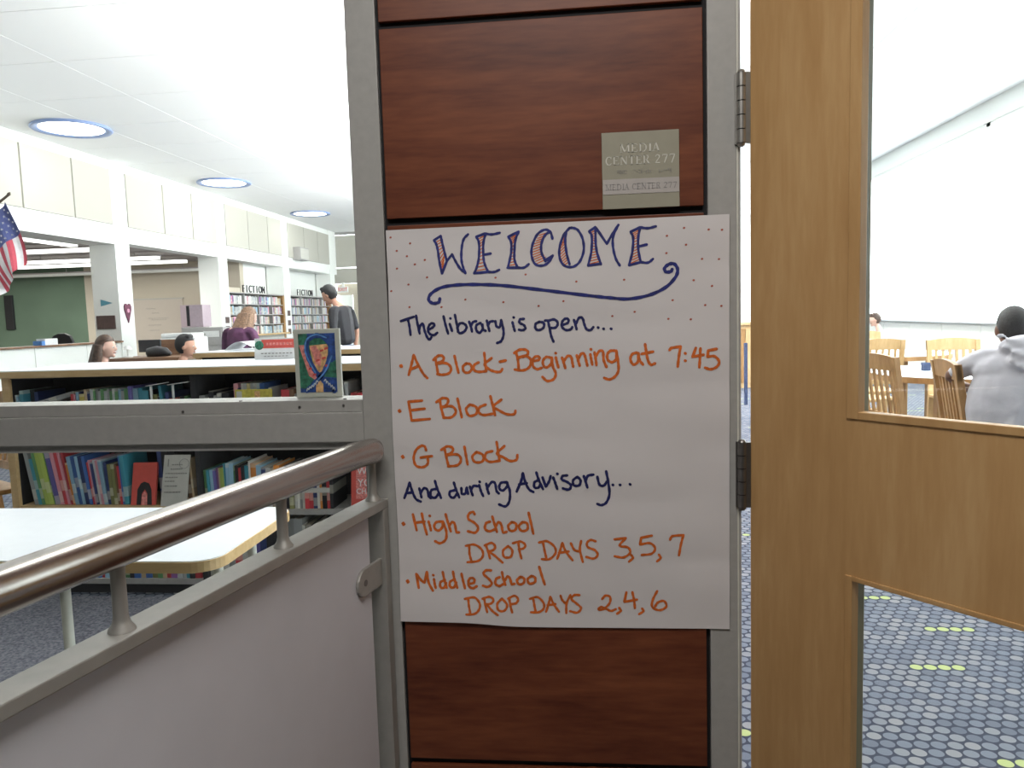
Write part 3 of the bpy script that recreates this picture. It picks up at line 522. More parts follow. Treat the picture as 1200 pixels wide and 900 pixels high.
INK = [('WELCOME in outlined capitals','blue',2.3,[(0,[-281.4,1393.1,-268.3,1400.4,-266.5,1393.1]),(1,[-268.3,1400.4,-266.6,1390.2,-262.8,1372.7,-258.7,1355.1]),(1,[-281.4,1393.1,-277.2,1384.8,-274.7,1373.1,-272.0,1349.8,-268.3,1330.7]),(0,[-268.3,1330.7,-258.2,1353.6,-248.2,1365.7]),(1,[-248.2,1365.7,-241.3,1351.6,-232.9,1338.2,-223.7,1329.7]),(1,[-223.7,1329.7,-228.3,1342.4,-230.7,1357.0,-229.4,1377.2,-225.0,1392.9,-216.7,1401.2]),(0,[-201.3,1396.3,-184.9,1401.4]),(0,[-207.5,1328.9,-181.4,1330.6]),(1,[-184.9,1401.4,-171.8,1399.4,-157.1,1401.7]),(1,[-201.3,1396.3,-196.7,1384.6,-197.6,1358.6,-201.7,1341.4,-206.9,1329.4]),(1,[-183.5,1401.3,-188.4,1384.2,-189.2,1361.2,-187.4,1346.7,-181.4,1331.1]),(1,[-181.4,1330.6,-169.6,1330.1,-160.1,1333.6]),(0,[-188.6,1362.6,-175.3,1364.4]),(0,[-141.2,1393.9,-122.0,1402.3]),(1,[-141.2,1393.9,-136.3,1382.2,-137.5,1362.1,-143.6,1337.6]),(1,[-122.0,1402.3,-128.3,1387.6,-131.0,1364.8,-130.9,1350.4,-126.0,1337.2]),(0,[-144.5,1337.0,-126.0,1336.4]),(1,[-126.0,1336.4,-113.8,1336.2,-104.8,1342.2]),(1,[-59.6,1387.2,-63.6,1399.9,-73.6,1404.0,-87.4,1396.0,-97.2,1376.4,-99.2,1357.8,-92.6,1341.8,-79.3,1338.7,-67.6,1344.6,-60.0,1356.4]),(1,[-64.7,1399.9,-74.4,1392.6,-80.6,1377.2,-80.2,1361.4,-74.2,1348.3]),(0,[-74.2,1348.3,-60.1,1355.8]),(0,[-74.2,1346.6,-61.6,1353.0]),(1,[-27.8,1405.5,-39.0,1392.6,-47.0,1370.2,-46.9,1350.2,-38.6,1337.0,-23.6,1334.4,-10.8,1343.1,-2.9,1362.8,-4.2,1384.1,-12.1,1400.1,-20.6,1405.0,-27.8,1405.5]),(1,[-34.3,1398.1,-36.4,1381.1,-34.0,1358.2,-29.3,1339.5]),(0,[7.9,1397.8,19.4,1405.0,21.3,1398.7]),(1,[7.9,1397.8,12.5,1387.7,10.8,1359.4,4.6,1335.7]),(1,[19.7,1404.4,19.2,1379.0,21.4,1359.0,28.1,1337.4]),(0,[4.6,1335.7,28.1,1338.3]),(0,[20.8,1403.0,39.6,1373.9]),(1,[39.6,1373.9,50.5,1391.9,61.2,1407.0]),(1,[59.2,1404.2,51.2,1386.2,50.9,1366.4,55.4,1346.4,62.3,1333.9]),(0,[83.1,1393.9,100.1,1401.1]),(1,[100.1,1401.1,114.2,1398.9,128.3,1401.7]),(1,[83.1,1393.9,87.4,1381.9,85.3,1356.6,79.3,1334.1]),(1,[100.1,1400.6,96.5,1381.6,96.7,1359.0,100.6,1338.4]),(0,[79.3,1333.5,100.6,1338.4]),(1,[100.6,1338.4,113.4,1337.1,122.5,1343.3]),(0,[97.4,1366.9,111.8,1369.7])]),('orange hatching inside the WELCOME capitals','orange',0.85,[(0,[-277.6,1388.9,-268.2,1394.0]),(0,[-276.3,1384.8,-267.5,1388.8]),(0,[-274.7,1380.1,-266.6,1383.5]),(0,[-273.5,1374.5,-265.6,1378.6]),(0,[-272.6,1366.1,-264.2,1374.5]),(0,[-271.7,1357.9,-263.2,1369.8]),(0,[-270.9,1349.4,-261.9,1365.4]),(0,[-269.8,1345.0,-262.7,1360.2]),(0,[-268.8,1340.9,-263.8,1355.0]),(0,[-267.8,1336.2,-264.6,1349.8]),(0,[-198.5,1391.5,-186.2,1397.1]),(0,[-197.5,1386.6,-187.6,1392.3]),(0,[-196.5,1382.0,-188.6,1387.7]),(0,[-195.5,1377.0,-189.7,1382.9]),(0,[-196.0,1371.3,-189.6,1375.9]),(0,[-196.5,1365.2,-189.9,1368.7]),(0,[-196.7,1359.5,-189.8,1361.8]),(0,[-197.8,1353.1,-189.4,1354.9]),(0,[-199.5,1346.6,-188.2,1348.7]),(0,[-201.5,1340.0,-186.6,1342.6]),(0,[-203.2,1333.4,-185.4,1336.2]),(0,[-138.5,1389.7,-125.7,1397.8]),(0,[-137.7,1386.3,-127.2,1394.2]),(0,[-136.6,1382.8,-128.8,1390.2]),(0,[-135.6,1379.0,-130.1,1386.3]),(0,[-136.0,1373.6,-130.6,1379.4]),(0,[-136.5,1368.1,-131.4,1372.3]),(0,[-136.6,1362.7,-131.9,1365.4]),(0,[-137.4,1357.2,-132.1,1358.8]),(0,[-138.4,1351.8,-131.4,1353.6]),(0,[-139.8,1346.4,-130.4,1348.1]),(0,[-140.8,1341.0,-129.6,1342.9]),(0,[-84.0,1393.9,-70.5,1398.2]),(0,[-87.0,1388.8,-73.6,1393.2]),(0,[-90.0,1384.1,-76.9,1388.2]),(0,[-93.1,1379.1,-80.2,1383.2]),(0,[-94.6,1374.3,-80.9,1378.6]),(0,[-95.4,1369.2,-81.0,1373.8]),(0,[-96.4,1364.3,-80.9,1369.2]),(0,[-97.1,1359.2,-80.7,1364.6]),(0,[-96.1,1354.8,-78.8,1360.8]),(0,[-93.8,1351.0,-75.9,1357.5]),(0,[-91.9,1346.9,-73.1,1354.3]),(0,[-89.7,1342.8,-70.3,1350.7]),(0,[-39.8,1383.8,-37.4,1388.6]),(0,[-41.3,1379.1,-37.2,1384.9]),(0,[-43.2,1374.6,-37.3,1380.9]),(0,[-44.7,1369.8,-37.1,1376.9]),(0,[-44.9,1364.4,-36.6,1372.0]),(0,[-45.0,1358.9,-36.1,1366.9]),(0,[-45.1,1353.5,-35.4,1361.7]),(0,[-44.4,1348.9,-34.6,1357.1]),(0,[-42.1,1345.7,-33.3,1352.5]),(0,[-39.9,1342.4,-32.0,1348.5]),(0,[-37.4,1339.2,-30.6,1343.8]),(0,[10.4,1394.6,18.1,1398.6]),(0,[11.2,1391.8,18.1,1393.7]),(0,[11.7,1389.2,18.2,1388.6]),(0,[12.5,1386.6,18.1,1383.8]),(0,[13.0,1382.6,18.3,1379.0]),(0,[12.6,1377.0,18.8,1374.4]),(0,[12.2,1371.0,19.3,1369.9]),(0,[12.0,1365.0,19.8,1365.3]),(0,[11.6,1359.1,20.2,1360.5]),(0,[10.4,1354.0,21.6,1356.1]),(0,[9.4,1348.9,22.6,1351.6]),(0,[8.2,1343.8,23.7,1347.0]),(0,[7.2,1338.7,25.0,1342.6]),(0,[85.6,1389.6,97.5,1395.6]),(0,[86.7,1386.5,96.9,1391.7]),(0,[87.5,1383.3,96.3,1387.2]),(0,[88.2,1379.9,95.6,1383.3]),(0,[88.2,1375.1,95.3,1378.2]),(0,[87.5,1369.5,95.5,1372.9]),(0,[87.2,1363.9,95.4,1367.5]),(0,[86.5,1358.2,95.6,1362.4]),(0,[85.6,1352.9,96.1,1357.6]),(0,[84.4,1347.5,96.9,1352.7]),(0,[83.1,1342.2,97.7,1348.2]),(0,[81.9,1337.1,98.5,1343.6])]),('long curling flourish','blue',3.0,[(1,[-274.6,1284.1,-277.0,1277.4,-287.6,1275.7,-295.7,1281.9,-291.4,1293.5,-271.4,1304.5,-241.4,1308.5,-202.9,1308.1,-158.7,1305.1,-100.3,1296.8,-42.3,1287.9,15.2,1279.2,43.9,1275.4,75.5,1272.3,112.6,1277.4,143.9,1290.7,162.3,1308.5,166.7,1322.5,161.2,1332.6,151.4,1332.9,143.4,1326.1,145.6,1319.3,154.0,1319.5,156.9,1323.4])]),('The library is open...','blue',2.4,[(0,[-351.2,1244.0,-325.6,1251.4]),(1,[-337.4,1247.9,-335.1,1234.9,-333.6,1217.5]),(1,[-321.1,1253.4,-318.9,1236.6,-315.9,1219.6]),(1,[-316.7,1226.8,-313.1,1235.3,-308.6,1237.3,-306.2,1225.4,-301.9,1212.4,-297.3,1207.9,-293.6,1212.1]),(1,[-299.2,1226.3,-290.2,1230.4,-286.7,1235.6,-291.0,1238.3,-296.6,1234.8,-299.6,1225.2,-296.2,1218.2,-288.6,1215.9,-281.9,1220.0]),(1,[-268.6,1250.6,-265.0,1232.9,-261.2,1218.1]),(1,[-257.2,1235.9,-253.4,1222.9]),(0,[-255.9,1246.5,-255.3,1246.1]),(1,[-246.8,1252.7,-244.1,1236.5,-241.5,1220.4]),(1,[-243.4,1228.0,-237.6,1236.4,-230.0,1235.7,-225.3,1229.6,-229.0,1222.2,-237.2,1218.1,-242.5,1221.1]),(1,[-220.1,1239.1,-217.2,1230.4,-215.4,1220.7]),(1,[-217.2,1231.5,-212.6,1238.2,-206.7,1239.7]),(1,[-198.6,1236.3,-206.3,1232.3,-207.2,1223.7,-201.4,1217.8,-194.6,1225.5,-196.0,1235.2,-194.2,1224.4,-189.4,1221.1]),(1,[-186.6,1240.2,-184.7,1231.6,-182.3,1220.9]),(1,[-184.7,1231.6,-180.2,1237.9,-174.3,1238.8]),(1,[-170.5,1238.7,-168.6,1229.0,-162.2,1227.8,-159.6,1240.5]),(1,[-159.6,1240.5,-155.9,1223.3,-156.3,1210.6,-160.9,1201.1,-168.6,1197.6]),(1,[-138.3,1235.6,-136.4,1227.1,-134.5,1219.6]),(0,[-136.1,1244.9,-135.5,1244.5]),(1,[-116.8,1241.4,-124.3,1240.5,-124.9,1234.2,-117.1,1229.7,-114.5,1223.2,-120.6,1220.2,-126.5,1221.5]),(1,[-88.1,1235.2,-95.1,1231.2,-95.3,1222.7,-88.6,1219.8,-80.3,1224.4,-80.1,1232.9,-88.1,1235.2]),(1,[-77.5,1237.0,-72.2,1236.2,-69.3,1223.0,-66.5,1208.1,-62.5,1197.4]),(1,[-72.2,1236.2,-60.4,1238.7,-53.8,1232.1,-57.6,1223.8,-68.3,1223.0]),(1,[-45.9,1227.7,-35.2,1231.6,-34.0,1237.9,-39.3,1239.5,-45.3,1234.0,-46.0,1224.5,-38.7,1218.4,-30.2,1219.4,-27.0,1223.5]),(1,[-23.5,1236.5,-20.6,1225.9,-19.0,1219.5]),(1,[-20.5,1229.0,-13.9,1240.4,-7.6,1239.2,-4.7,1228.6,-0.7,1219.0,6.6,1217.1,12.0,1222.4]),(0,[20.4,1221.6,21.2,1221.1]),(0,[30.4,1219.0,31.2,1218.5]),(0,[44.0,1218.6,45.0,1218.1])]),('A Block-Beginning at 7:45','orange',2.5,[(0,[-356.1,1159.0,-353.3,1157.7]),(0,[-355.1,1157.3,-354.1,1159.9]),(1,[-329.3,1178.9,-333.7,1163.3,-340.7,1141.2]),(1,[-329.3,1178.9,-321.7,1160.9,-312.5,1143.2,-304.7,1134.3]),(0,[-337.1,1151.4,-321.8,1157.6]),(1,[-291.6,1168.8,-281.4,1176.8,-272.7,1174.9,-273.0,1167.3,-285.3,1162.2]),(1,[-284.2,1162.1,-266.6,1161.7,-258.2,1152.9,-261.9,1143.2,-274.0,1140.2,-285.0,1141.5]),(1,[-288.1,1173.1,-286.0,1160.0,-283.8,1142.6]),(1,[-250.8,1175.4,-248.0,1161.3,-244.3,1143.4]),(1,[-228.4,1160.8,-235.2,1154.5,-233.3,1144.7,-224.6,1143.4,-218.5,1149.8,-220.8,1158.5,-228.4,1160.8]),(1,[-205.0,1162.0,-213.3,1157.2,-214.6,1148.6,-206.1,1144.1,-190.8,1145.3]),(1,[-193.6,1179.4,-192.4,1162.1,-190.8,1145.3]),(1,[-180.3,1169.4,-193.7,1157.8,-184.2,1147.9,-172.5,1143.3,-163.8,1143.8,-160.4,1148.4]),(0,[-164.7,1162.3,-153.4,1164.4]),(1,[-136.8,1178.0,-125.9,1184.1,-113.1,1182.7,-111.2,1175.2,-121.0,1170.1]),(1,[-130.7,1168.8,-115.5,1172.1,-106.1,1164.4,-108.6,1151.6,-120.6,1145.0,-136.7,1146.8]),(1,[-133.6,1180.0,-130.3,1164.9,-129.2,1145.6]),(1,[-101.9,1162.1,-91.1,1164.0,-89.9,1169.3,-96.3,1170.5,-102.5,1164.3,-102.1,1152.5,-94.8,1146.5,-86.2,1148.9]),(1,[-68.6,1167.7,-77.1,1169.0,-83.3,1161.7,-81.8,1152.0,-75.5,1149.7,-67.8,1157.0,-66.5,1167.7]),(1,[-66.5,1167.7,-64.8,1150.5,-59.8,1137.6,-64.3,1127.0,-76.1,1124.0,-84.9,1131.7]),(1,[-59.0,1167.9,-57.1,1158.9,-54.6,1149.2]),(0,[-59.2,1176.0,-58.6,1175.6]),(1,[-47.3,1167.2,-44.4,1157.5,-41.8,1147.9]),(1,[-44.3,1160.7,-36.6,1170.1,-30.3,1167.8,-28.4,1158.2,-26.9,1149.7]),(1,[-19.7,1170.8,-17.4,1160.1,-14.8,1151.5]),(1,[-17.3,1164.3,-11.2,1173.8,-5.9,1172.6,-3.0,1161.9,-0.6,1151.2]),(1,[5.3,1172.3,6.6,1163.8,8.5,1153.1]),(0,[6.3,1181.8,6.9,1181.1]),(1,[13.1,1175.3,15.0,1163.6,16.3,1151.8]),(1,[15.1,1167.8,22.7,1178.2,28.9,1175.9,29.7,1161.1,34.7,1147.8]),(1,[51.0,1177.9,42.6,1177.7,36.8,1171.5,37.5,1160.9,45.4,1156.5,52.8,1162.6,53.1,1177.4]),(1,[53.1,1177.9,55.9,1160.4,56.7,1141.3,50.2,1129.8,39.5,1124.3,30.1,1127.5]),(1,[90.6,1173.3,82.2,1170.4,78.9,1160.9,84.0,1151.3,92.4,1156.4,93.7,1172.2]),(1,[93.7,1172.2,95.6,1159.5,101.7,1150.9]),(1,[106.2,1188.2,107.8,1176.1,111.0,1158.6,116.0,1150.3,123.7,1152.5]),(0,[99.7,1170.5,120.3,1174.3]),(1,[150.5,1176.4,153.9,1180.1,170.4,1182.5]),(1,[170.4,1182.5,167.4,1165.9,164.9,1145.7]),(0,[178.2,1169.9,179.3,1169.3]),(0,[178.1,1156.4,179.2,1155.8]),(0,[197.8,1179.0,192.0,1163.0]),(0,[192.0,1163.0,211.8,1166.2]),(1,[206.2,1177.9,205.2,1162.1,204.0,1143.4]),(0,[220.2,1173.8,235.1,1176.3]),(0,[220.2,1173.8,218.8,1162.3]),(1,[218.8,1162.3,231.4,1162.9,239.8,1152.6,235.0,1143.2,224.3,1139.2,214.4,1142.3])]),('E Block','orange',2.5,[(0,[-363.0,1072.6,-360.0,1071.3]),(0,[-361.6,1070.5,-361.4,1073.5]),(0,[-343.3,1089.8,-338.4,1053.4]),(0,[-338.4,1053.4,-303.1,1055.8]),(0,[-343.3,1089.8,-316.9,1091.4]),(0,[-340.0,1073.1,-312.4,1075.7]),(1,[-289.1,1087.9,-276.6,1095.5,-266.1,1092.3,-269.5,1082.4,-278.8,1078.1]),(1,[-278.8,1078.1,-259.1,1079.2,-251.9,1068.6,-261.4,1058.2,-276.6,1057.5]),(1,[-282.2,1091.7,-279.8,1075.1,-276.0,1057.5]),(1,[-247.9,1094.0,-244.1,1074.4,-241.1,1057.8]),(1,[-224.2,1082.2,-232.1,1073.6,-226.5,1060.6,-212.8,1064.3,-212.4,1076.9,-224.2,1082.2]),(1,[-194.2,1081.6,-205.5,1076.8,-208.2,1067.8,-199.4,1061.6,-181.3,1063.7]),(1,[-184.7,1097.3,-181.3,1082.3,-176.9,1061.3]),(1,[-164.0,1090.4,-179.3,1077.8,-169.1,1070.1,-154.4,1062.4,-140.1,1062.4,-137.8,1068.7])]),('G Block','orange',2.5,[(0,[-360.8,983.2,-357.8,981.9]),(0,[-359.4,980.7,-359.2,984.4]),(1,[-312.6,995.2,-315.4,1002.8,-323.0,1003.5,-333.2,994.5,-337.9,978.6,-333.3,964.8,-320.1,962.2,-310.6,969.2,-310.2,980.8]),(0,[-324.0,980.9,-301.8,983.7]),(1,[-283.0,995.7,-271.1,1002.3,-260.6,999.1,-262.4,990.6,-273.3,985.5]),(1,[-273.3,985.5,-251.9,986.2,-245.3,976.1,-252.7,965.5,-271.1,963.2]),(1,[-276.7,999.3,-273.5,981.0,-270.2,963.2]),(1,[-237.7,1001.2,-235.3,983.6,-232.9,966.8]),(1,[-214.5,990.9,-223.2,981.9,-218.2,971.2,-203.9,972.6,-202.6,984.7,-214.5,990.9]),(1,[-184.2,992.1,-195.8,988.6,-198.6,978.6,-190.3,971.5,-172.2,973.2]),(1,[-175.5,1009.5,-173.1,991.9,-170.7,973.1]),(1,[-160.8,1001.5,-175.4,987.4,-163.0,979.7,-150.6,972.9,-138.5,974.9,-136.4,984.0])]),('And during Advisory...','blue',2.5,[(1,[-347.6,932.1,-353.1,917.2,-359.4,901.8]),(1,[-347.6,932.1,-343.3,915.7,-336.9,900.2,-327.3,894.6]),(0,[-355.3,911.6,-342.0,912.9]),(1,[-329.0,920.7,-326.7,910.0,-325.6,903.0]),(1,[-327.4,911.4,-319.2,921.2,-312.9,916.9,-311.4,905.7,-307.4,901.5]),(1,[-294.9,919.6,-305.4,916.9,-307.2,905.7,-299.0,902.0,-291.7,909.8]),(1,[-297.7,935.0,-294.0,921.0,-287.2,901.9]),(1,[-259.4,916.6,-269.2,913.8,-269.5,905.5,-262.7,901.8,-255.5,909.6]),(1,[-261.0,931.4,-257.1,917.9,-251.6,902.5]),(1,[-246.7,920.7,-245.8,909.5,-238.8,910.8,-236.4,922.0,-234.1,909.4]),(1,[-230.0,923.3,-227.6,913.6,-225.1,906.6]),(1,[-228.3,917.2,-222.5,924.7,-214.8,923.8]),(1,[-212.0,926.0,-209.0,914.8,-205.0,905.1]),(0,[-211.2,932.9,-210.4,932.1]),(1,[-198.1,928.6,-196.3,917.5,-193.8,909.2]),(1,[-196.1,921.7,-187.0,931.9,-181.0,928.5,-178.7,914.6,-174.5,909.6]),(1,[-159.6,931.1,-170.0,929.8,-173.6,920.1,-166.9,915.1,-158.4,922.8,-157.4,930.5]),(1,[-159.0,931.7,-153.2,914.4,-154.6,895.0,-162.4,884.5,-174.6,888.2]),(1,[-127.1,948.8,-130.8,933.7,-140.1,913.0]),(1,[-127.1,948.8,-122.7,930.8,-116.3,917.0,-108.2,911.9]),(0,[-135.1,926.8,-120.0,929.4]),(1,[-98.1,934.8,-105.5,930.7,-105.8,921.0,-98.5,920.2,-94.3,926.5]),(1,[-101.2,949.9,-97.3,936.1,-89.6,917.3]),(1,[-89.8,940.2,-84.1,922.3]),(1,[-84.1,922.3,-77.8,931.8,-74.3,942.8]),(1,[-69.5,940.0,-65.7,929.0,-62.5,918.0]),(0,[-61.8,947.4,-61.0,946.8]),(1,[-43.0,943.9,-51.9,942.6,-52.9,935.8,-44.1,931.6,-36.2,924.6,-40.4,916.4,-51.7,918.7]),(1,[-23.7,941.0,-31.9,934.2,-30.8,924.6,-20.8,924.5,-17.9,934.1,-23.7,941.0]),(1,[-11.6,942.3,-8.3,931.3,-5.4,920.3]),(1,[-8.3,934.0,-3.5,943.0,6.4,944.8]),(1,[13.8,940.7,17.5,925.6,25.5,923.6,31.0,931.0]),(1,[30.5,950.9,33.7,932.3,35.9,907.7,30.2,891.3,20.8,885.8,12.8,888.1]),(0,[42.3,925.1,43.1,924.6]),(0,[55.6,925.0,56.4,924.5]),(0,[74.2,926.0,75.0,925.4])]),('High School','orange',2.5,[(0,[-365.3,851.2,-361.9,849.8]),(0,[-363.7,848.4,-363.5,852.5]),(0,[-344.2,869.1,-338.0,837.8]),(1,[-326.5,870.7,-323.0,849.7,-318.1,829.3]),(0,[-340.8,852.5,-321.8,854.8]),(1,[-313.7,854.8,-311.3,846.3,-309.7,837.4]),(0,[-311.5,866.3,-310.5,865.6]),(1,[-288.1,854.7,-299.3,853.0,-303.0,842.9,-295.5,836.7,-287.2,843.5,-285.8,853.7]),(1,[-285.7,854.7,-279.7,836.0,-281.4,819.1,-292.5,811.6,-302.4,815.7]),(1,[-279.5,869.2,-275.7,853.0,-270.7,835.4]),(1,[-273.6,846.2,-267.3,853.6,-262.5,849.6,-259.7,834.3,-254.7,833.3]),(1,[-222.7,869.0,-225.8,873.7,-234.0,869.7,-235.3,859.6,-223.9,852.2,-217.0,842.0,-223.0,832.6,-237.2,835.3]),(1,[-193.3,854.4,-201.4,851.1,-203.4,840.0,-195.2,835.3,-184.5,839.3]),(1,[-188.6,864.5,-184.8,849.4,-180.7,834.2]),(1,[-183.3,844.3,-176.7,853.4,-171.6,847.7,-168.8,833.2,-162.1,834.2]),(1,[-151.0,853.7,-158.5,846.0,-154.8,836.5,-144.8,838.2,-143.2,849.9,-151.0,853.7]),(1,[-130.5,853.6,-138.0,844.9,-132.4,835.8,-121.7,839.2,-122.1,850.9,-130.5,853.6]),(1,[-118.2,871.6,-114.2,850.9,-110.5,830.8])]),('DROP DAYS 3,5,7','orange',2.3,[(1,[-235.6,805.5,-235.5,790.2,-232.6,777.7]),(1,[-242.3,806.2,-225.5,808.9,-211.8,799.4,-209.5,786.9,-219.2,776.7,-240.1,774.2]),(1,[-202.8,807.2,-199.2,795.4,-195.7,781.8]),(1,[-205.5,807.2,-192.0,812.3,-184.9,804.9,-189.1,798.1,-199.2,795.4]),(1,[-198.6,795.4,-186.2,786.9,-171.6,773.4]),(1,[-159.7,806.2,-169.9,797.1,-168.0,784.6,-155.7,784.6,-152.0,797.1,-159.7,806.2]),(1,[-139.7,811.6,-137.8,795.5,-134.9,782.0]),(1,[-150.6,811.6,-135.6,815.0,-126.6,808.3,-130.1,801.5,-139.4,799.5]),(1,[-92.3,813.0,-89.4,795.5,-86.5,781.4]),(1,[-100.1,813.0,-84.6,815.7,-70.8,805.0,-68.9,792.2,-80.6,780.4,-95.4,780.4]),(1,[-55.3,812.3,-60.6,795.6,-65.9,781.4]),(1,[-55.3,812.3,-49.2,795.6,-36.5,778.2]),(0,[-62.3,792.9,-43.6,795.6]),(1,[-39.0,811.7,-32.8,799.0,-24.1,795.6]),(1,[-19.4,816.3,-22.1,799.0,-17.1,774.9]),(1,[8.1,815.7,-0.9,818.3,-8.1,813.0,-6.7,804.0,6.2,798.3,11.5,789.0,3.5,781.6,-10.3,784.9]),(0,[43.7,819.7,64.9,822.3]),(1,[64.9,822.3,53.1,807.4,68.5,804.1,72.8,793.1,59.8,784.1,43.7,786.4]),(1,[74.7,789.1,77.8,783.1,70.3,775.8]),(0,[93.7,823.0,113.6,827.2]),(0,[93.7,823.0,91.6,809.7]),(1,[91.6,809.7,110.2,812.4,119.6,802.4,113.1,791.8,94.5,789.1]),(1,[126.5,789.9,129.6,783.2,123.1,776.6]),(1,[147.5,819.6,152.3,826.2,172.2,828.2]),(1,[172.2,828.2,167.3,809.1,163.9,788.6])]),('Middle School','orange',2.5,[(0,[-361.8,735.7,-358.5,734.3]),(0,[-360.2,732.9,-360.1,737.0]),(0,[-342.4,749.9,-338.5,722.3]),(1,[-342.4,749.9,-332.8,736.9,-326.8,732.7]),(1,[-326.8,732.7,-321.2,754.1]),(1,[-321.2,754.1,-318.6,733.5,-310.5,717.0]),(1,[-307.8,739.7,-306.5,730.1,-304.8,722.5]),(0,[-309.2,748.0,-308.2,747.3]),(1,[-285.9,737.8,-294.9,733.6,-295.2,724.0,-288.5,722.7,-283.8,732.0]),(1,[-289.7,754.2,-286.9,737.1,-283.1,722.7]),(1,[-266.6,739.9,-275.9,734.4,-276.2,725.1,-268.9,723.5,-263.8,733.1]),(1,[-269.4,755.0,-266.7,737.2,-262.1,722.8]),(1,[-252.7,751.0,-249.9,735.6,-247.0,721.9]),(1,[-238.3,730.5,-228.8,733.3,-228.5,740.8,-235.2,742.5,-239.8,735.6,-238.5,725.4,-231.2,722.0,-223.7,725.8]),(1,[-194.5,758.0,-204.5,758.0,-209.4,750.5,-199.4,741.0,-194.0,731.4,-202.2,724.6,-211.5,727.2]),(1,[-178.2,744.5,-185.0,741.1,-187.0,731.5,-179.8,726.8,-171.3,730.9]),(1,[-173.2,754.7,-171.0,741.1,-167.4,729.2]),(1,[-168.4,737.7,-162.5,746.3,-157.7,741.2,-155.3,731.0,-149.7,731.7]),(1,[-137.6,745.7,-144.5,738.5,-140.7,730.4,-132.0,733.2,-130.5,742.0,-137.6,745.7]),(1,[-116.1,747.5,-123.9,740.7,-120.5,731.9,-110.1,735.3,-109.6,744.1,-116.1,747.5]),(1,[-100.8,765.2,-96.3,748.3,-91.1,730.7])]),('DROP DAYS 2,4,6','orange',2.3,[(1,[-241.0,700.3,-239.9,685.8,-237.7,672.1]),(1,[-247.8,700.9,-229.1,703.8,-218.8,692.2,-220.5,679.8,-229.6,671.5,-245.5,670.3]),(1,[-209.7,701.6,-207.8,689.6,-204.6,675.2]),(1,[-213.1,701.2,-199.5,705.1,-191.7,699.3,-195.9,692.4,-205.4,690.3]),(1,[-204.4,690.3,-194.7,677.7,-184.0,669.2]),(1,[-174.9,701.8,-184.3,691.5,-182.3,678.8,-171.0,677.9,-165.3,689.2,-174.9,701.8]),(1,[-160.6,700.9,-158.7,686.6,-155.7,674.6]),(1,[-162.9,701.6,-150.4,707.2,-143.6,700.4,-147.5,692.8,-157.6,690.7]),(1,[-114.1,701.3,-112.1,687.0,-109.8,675.0]),(1,[-120.7,701.2,-105.7,705.1,-94.4,693.3,-94.7,682.0,-104.8,675.1,-119.1,675.0]),(1,[-80.9,706.0,-84.5,692.3,-89.9,676.3]),(1,[-80.9,706.0,-74.7,690.7,-65.1,676.5]),(0,[-86.9,688.9,-71.4,691.4]),(1,[-61.1,708.5,-58.0,699.4,-51.6,692.6]),(1,[-42.3,709.7,-50.0,692.6,-51.0,673.9]),(1,[-25.0,709.8,-34.8,709.7,-40.6,701.9,-31.9,693.8,-22.3,683.7,-30.0,674.8,-43.7,677.4]),(1,[18.2,702.3,24.9,709.1,33.6,705.8,31.7,693.3,20.1,682.1,10.7,681.3,16.0,686.4,25.0,683.1,34.7,678.8,43.9,682.3]),(1,[50.4,685.0,53.2,679.0,46.0,673.2]),(0,[64.5,715.5,60.3,696.9]),(0,[60.3,696.9,84.3,701.5]),(1,[75.8,716.2,78.8,700.5,80.1,684.6]),(1,[93.7,683.8,96.2,678.7,88.0,672.9]),(1,[122.4,718.6,114.2,701.8,113.0,687.3,126.7,681.0,139.3,688.5,135.0,699.2,123.7,696.5,118.2,688.4])])]
DOTS = [(-364.3,1401.3),(-327.3,1388.8),(-353.4,1375.8),(-334.3,1365.2),(-300.1,1356.9),(-319.6,1349.5),(-354.3,1342.8),(-297.3,1324.4),(-333.9,1312.2),(-367.4,1301.0),(-333.3,1269.8),(-272.0,1267.9),(-167.6,1319.3),(-111.2,1323.2),(-226.1,1280.5),(-154.4,1273.6),(-88.6,1264.5),(178.6,1396.5),(222.1,1391.9),(245.6,1390.4),(148.0,1383.7),(181.9,1366.4),(146.8,1352.8),(210.4,1340.0),(240.4,1338.6),(69.8,1307.4),(-17.6,1307.0),(195.1,1302.2),(227.7,1290.7),(157.1,1267.2),(215.4,1256.5),(244.2,1254.2),(-42.4,1271.8),(47.2,1241.6),(88.0,1248.1),(149.1,1233.4),(189.4,1231.4)]

for name, col, wd, strokes in INK:
    mb = MB(); k = 0
    for sm, p in strokes:
        pts = [(p[i] / 1000, p[i + 1] / 1000) for i in range(0, len(p), 2)]
        ribbon(mb, pts, wd * .00205, 0.0004 + 0.00002 * (k % 7) + (0.0002 if col != 'orange' or wd > 2 else 0), yf, bool(sm)); k += 1
    c = {'blue': 'ink_blue', 'orange': 'ink_orange'}[col]
    if name.startswith(('The', 'And')): c = 'ink_navy'
    o = mb.build('lettering', c, poster); o['label'] = ('blue marker: ' if col == 'blue' else 'orange marker: ') + name
mb = MB()
for x, z in DOTS: ribbon(mb, [(x / 1000 - .0005, z / 1000), (x / 1000 + .0006, z / 1000 + .0003)], .0034, .0004, yf, False)
o = mb.build('dots', 'ink_red', poster); o['label'] = 'scattered small red dots around the heading'; o['kind'] = 'stuff'

